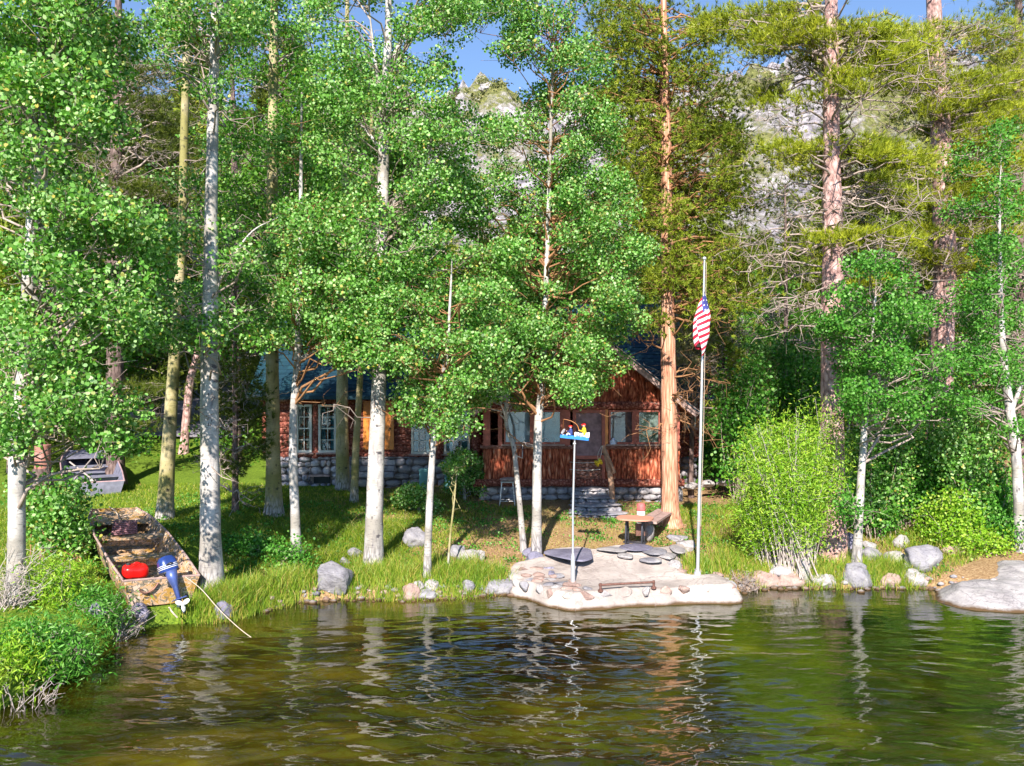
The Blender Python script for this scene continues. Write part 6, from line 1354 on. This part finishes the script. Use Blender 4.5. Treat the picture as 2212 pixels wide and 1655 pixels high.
# ------------------------------------------------------------------ grass
def scatter(n, xr, yr, cond=None, foot=.05):
    X = rng.uniform(*xr, n); Y = rng.uniform(*yr, n); k = Y > shore(X)+foot
    k &= ~in_poly(sp, X, Y) & ~in_poly(lg, X, Y)
    if cond is not None: k &= cond(X, Y)
    X, Y = X[k], Y[k]; return np.stack([X, Y, hgt(X, Y)-.01], 1)
def inboat(X, Y):
    dx, dy = -2.66, 3.7; s_ = ((X+6.0)*dx+(Y-13.8)*dy)/(dx*dx+dy*dy); t = np.abs((X+6.0)*dy-(Y-13.8)*dx)/math.hypot(dx, dy); return (s_ > -.06) & (s_ < 1.05) & (t < .66)
mb = MB(); P = scatter(95000, (-13, .5), (11, 25), lambda X, Y: (vnoise(X, Y, .7, 41)+.5+rng.random(len(X))*.5-np.clip((X+1.5)*.35, 0, 1) > .42) & ~inboat(X, Y) & ~((X > -7.6) & (Y > 24.6)))
blades(mb, P, .10, .016, .5); tag(mb.build('lawn_grass', M['grass']), 'soft yellow-green lawn grass between the aspens and the boat', 'grass', kind='stuff')
mb = MB(); P = scatter(60000, (-2.5, 9.5), (15, 24.5), lambda X, Y: (vnoise(X, Y, .9, 42)+rng.random(len(X))*.45 > .1) & ~((X > -1) & (Y > 22.3)) & ~((X > 1.3) & (X < 3.1) & (Y > 20.2)))
blades(mb, P, .07, .012, .6); tag(mb.build('dry_grass', M['drygrass']), 'short dry tan grass on the open ground before the porch', 'grass', kind='stuff')
mb = MB(); P = scatter(26000, (4.2, 12), (15.5, 22), lambda X, Y: (vnoise(X, Y, .8, 47)+rng.random(len(X))*.5 > -.08)); blades(mb, P, .15, .014, .55)
tag(mb.build('bank_grass', M['grass']), 'patchy green grass on the right-hand bank', 'grass', kind='stuff')
mb = MB(); P = scatter(30000, (-6, 10), (15, 24), lambda X, Y: ~((X > -1) & (Y > 22.3)) & (vnoise(X, Y, .8, 43) > -.15)); P[:, 2] += .015
leaves(mb, P, .05, 'lance', 1.6, 0); tag(mb.build('leaf_litter', M['litter']), 'brown pine needles and dead leaves lying on the ground', 'litter', kind='stuff')
# long tufts at the water edge
def tufts(mb, spots, h, nper=60, rad=.12, wd=.012, lean=.4, mat=0):
    C = np.array(spots); Q = np.repeat(C, nper, 0); Q[:, :2] += rng.standard_normal((len(Q), 2))*rad; Q[:, 2] = hgt(Q[:, 0], Q[:, 1])-.02
    hs = np.repeat(rng.uniform(.6, 1.2, len(C)), nper)*h; n_ = len(Q); blades(mb, Q, hs, wd, lean, mat)
mb = MB(); S = []
for (a, b_, n_, wdt) in ((415,500,16,.35),(500,665,62,.6),(755,870,42,.8),(860,1045,60,.8),(1045,1090,8,.5),(1480,1640,26,1.6),(1640,1850,34,.6),(1870,2040,40,.6),(2060,2200,26,1.6),(-40,420,70,.7)):
    for _ in range(n_):
        x = wx(rng.uniform(a, b_), 15.5 if a > 380 else 12.5); y = float(shore(x))+abs(rng.normal(0, wdt*.6))+.02
        if a == 2060: y += 1.5
        if in_poly(sp, np.array([x]), np.array([y]))[0] or inboat(np.array([x]), np.array([y]))[0]: continue
        S.append((x, y, 0))
tufts(mb, S, .36, 70, .13, .012, .35); tag(mb.build('shore_grass', M['reed']), 'long yellow-green grass tufts along the water edge', 'grass', kind='stuff')
mb = MB(); S = [(wx(a, 17)+rng.normal(0, .3), 17.5+rng.uniform(-1.6, 2.2), 0) for a in rng.uniform(560, 880, 90)]; S = [s_ for s_ in S if s_[1] > shore(s_[0])+.3]
tufts(mb, S, .30, 90, .2, .010, .9); tag(mb.build('lawn_tussocks', M['grass']), 'long flopping lawn grass tussocks around the big white aspen', 'grass', kind='stuff')
mb = MB(); n_ = 900; S = [(rng.uniform(-9, 9), rng.uniform(15, 22), 0) for _ in range(420)]; S = [s_ for s_ in S if s_[1] > shore(s_[0])+.15 and not in_poly(sp, np.array([s_[0]]), np.array([s_[1]]))[0] and not inboat(np.array([s_[0]]), np.array([s_[1]]))[0]]
C = np.array(S); Q = np.repeat(C, 45, 0)+rng.standard_normal((len(C)*45, 3))*np.array([.13, .13, 0]); Q[:, 2] = hgt(Q[:, 0], Q[:, 1])+rng.random(len(Q))*.10
leaves(mb, Q, .045, 'round', .7); tag(mb.build('low_weeds', M['leaf_shrub']), 'small leafy green weeds dotted over the bank', 'weeds', kind='stuff')
# pebbles along the waterline
mb = MB()
for _ in range(420):
    x = rng.uniform(-4.5, 9.8); y = float(shore(x))+rng.normal(.05, .12); s = rng.uniform(.02, .075); V, F = rockV((s*1.3, s, s*.7), 1, 4, .05, int(rng.integers(1e6)), .8); mb.add(V+np.array([x, y, max(.0, gz(x, y))+s*.2]), F, int(rng.integers(0, 3)))
tag(mb.build('shore_pebbles', [M['rock_grey'], M['rock_pink'], M['rock_white']], None, True), 'small mixed pebbles strewn along the waterline', 'pebbles', kind='stuff')
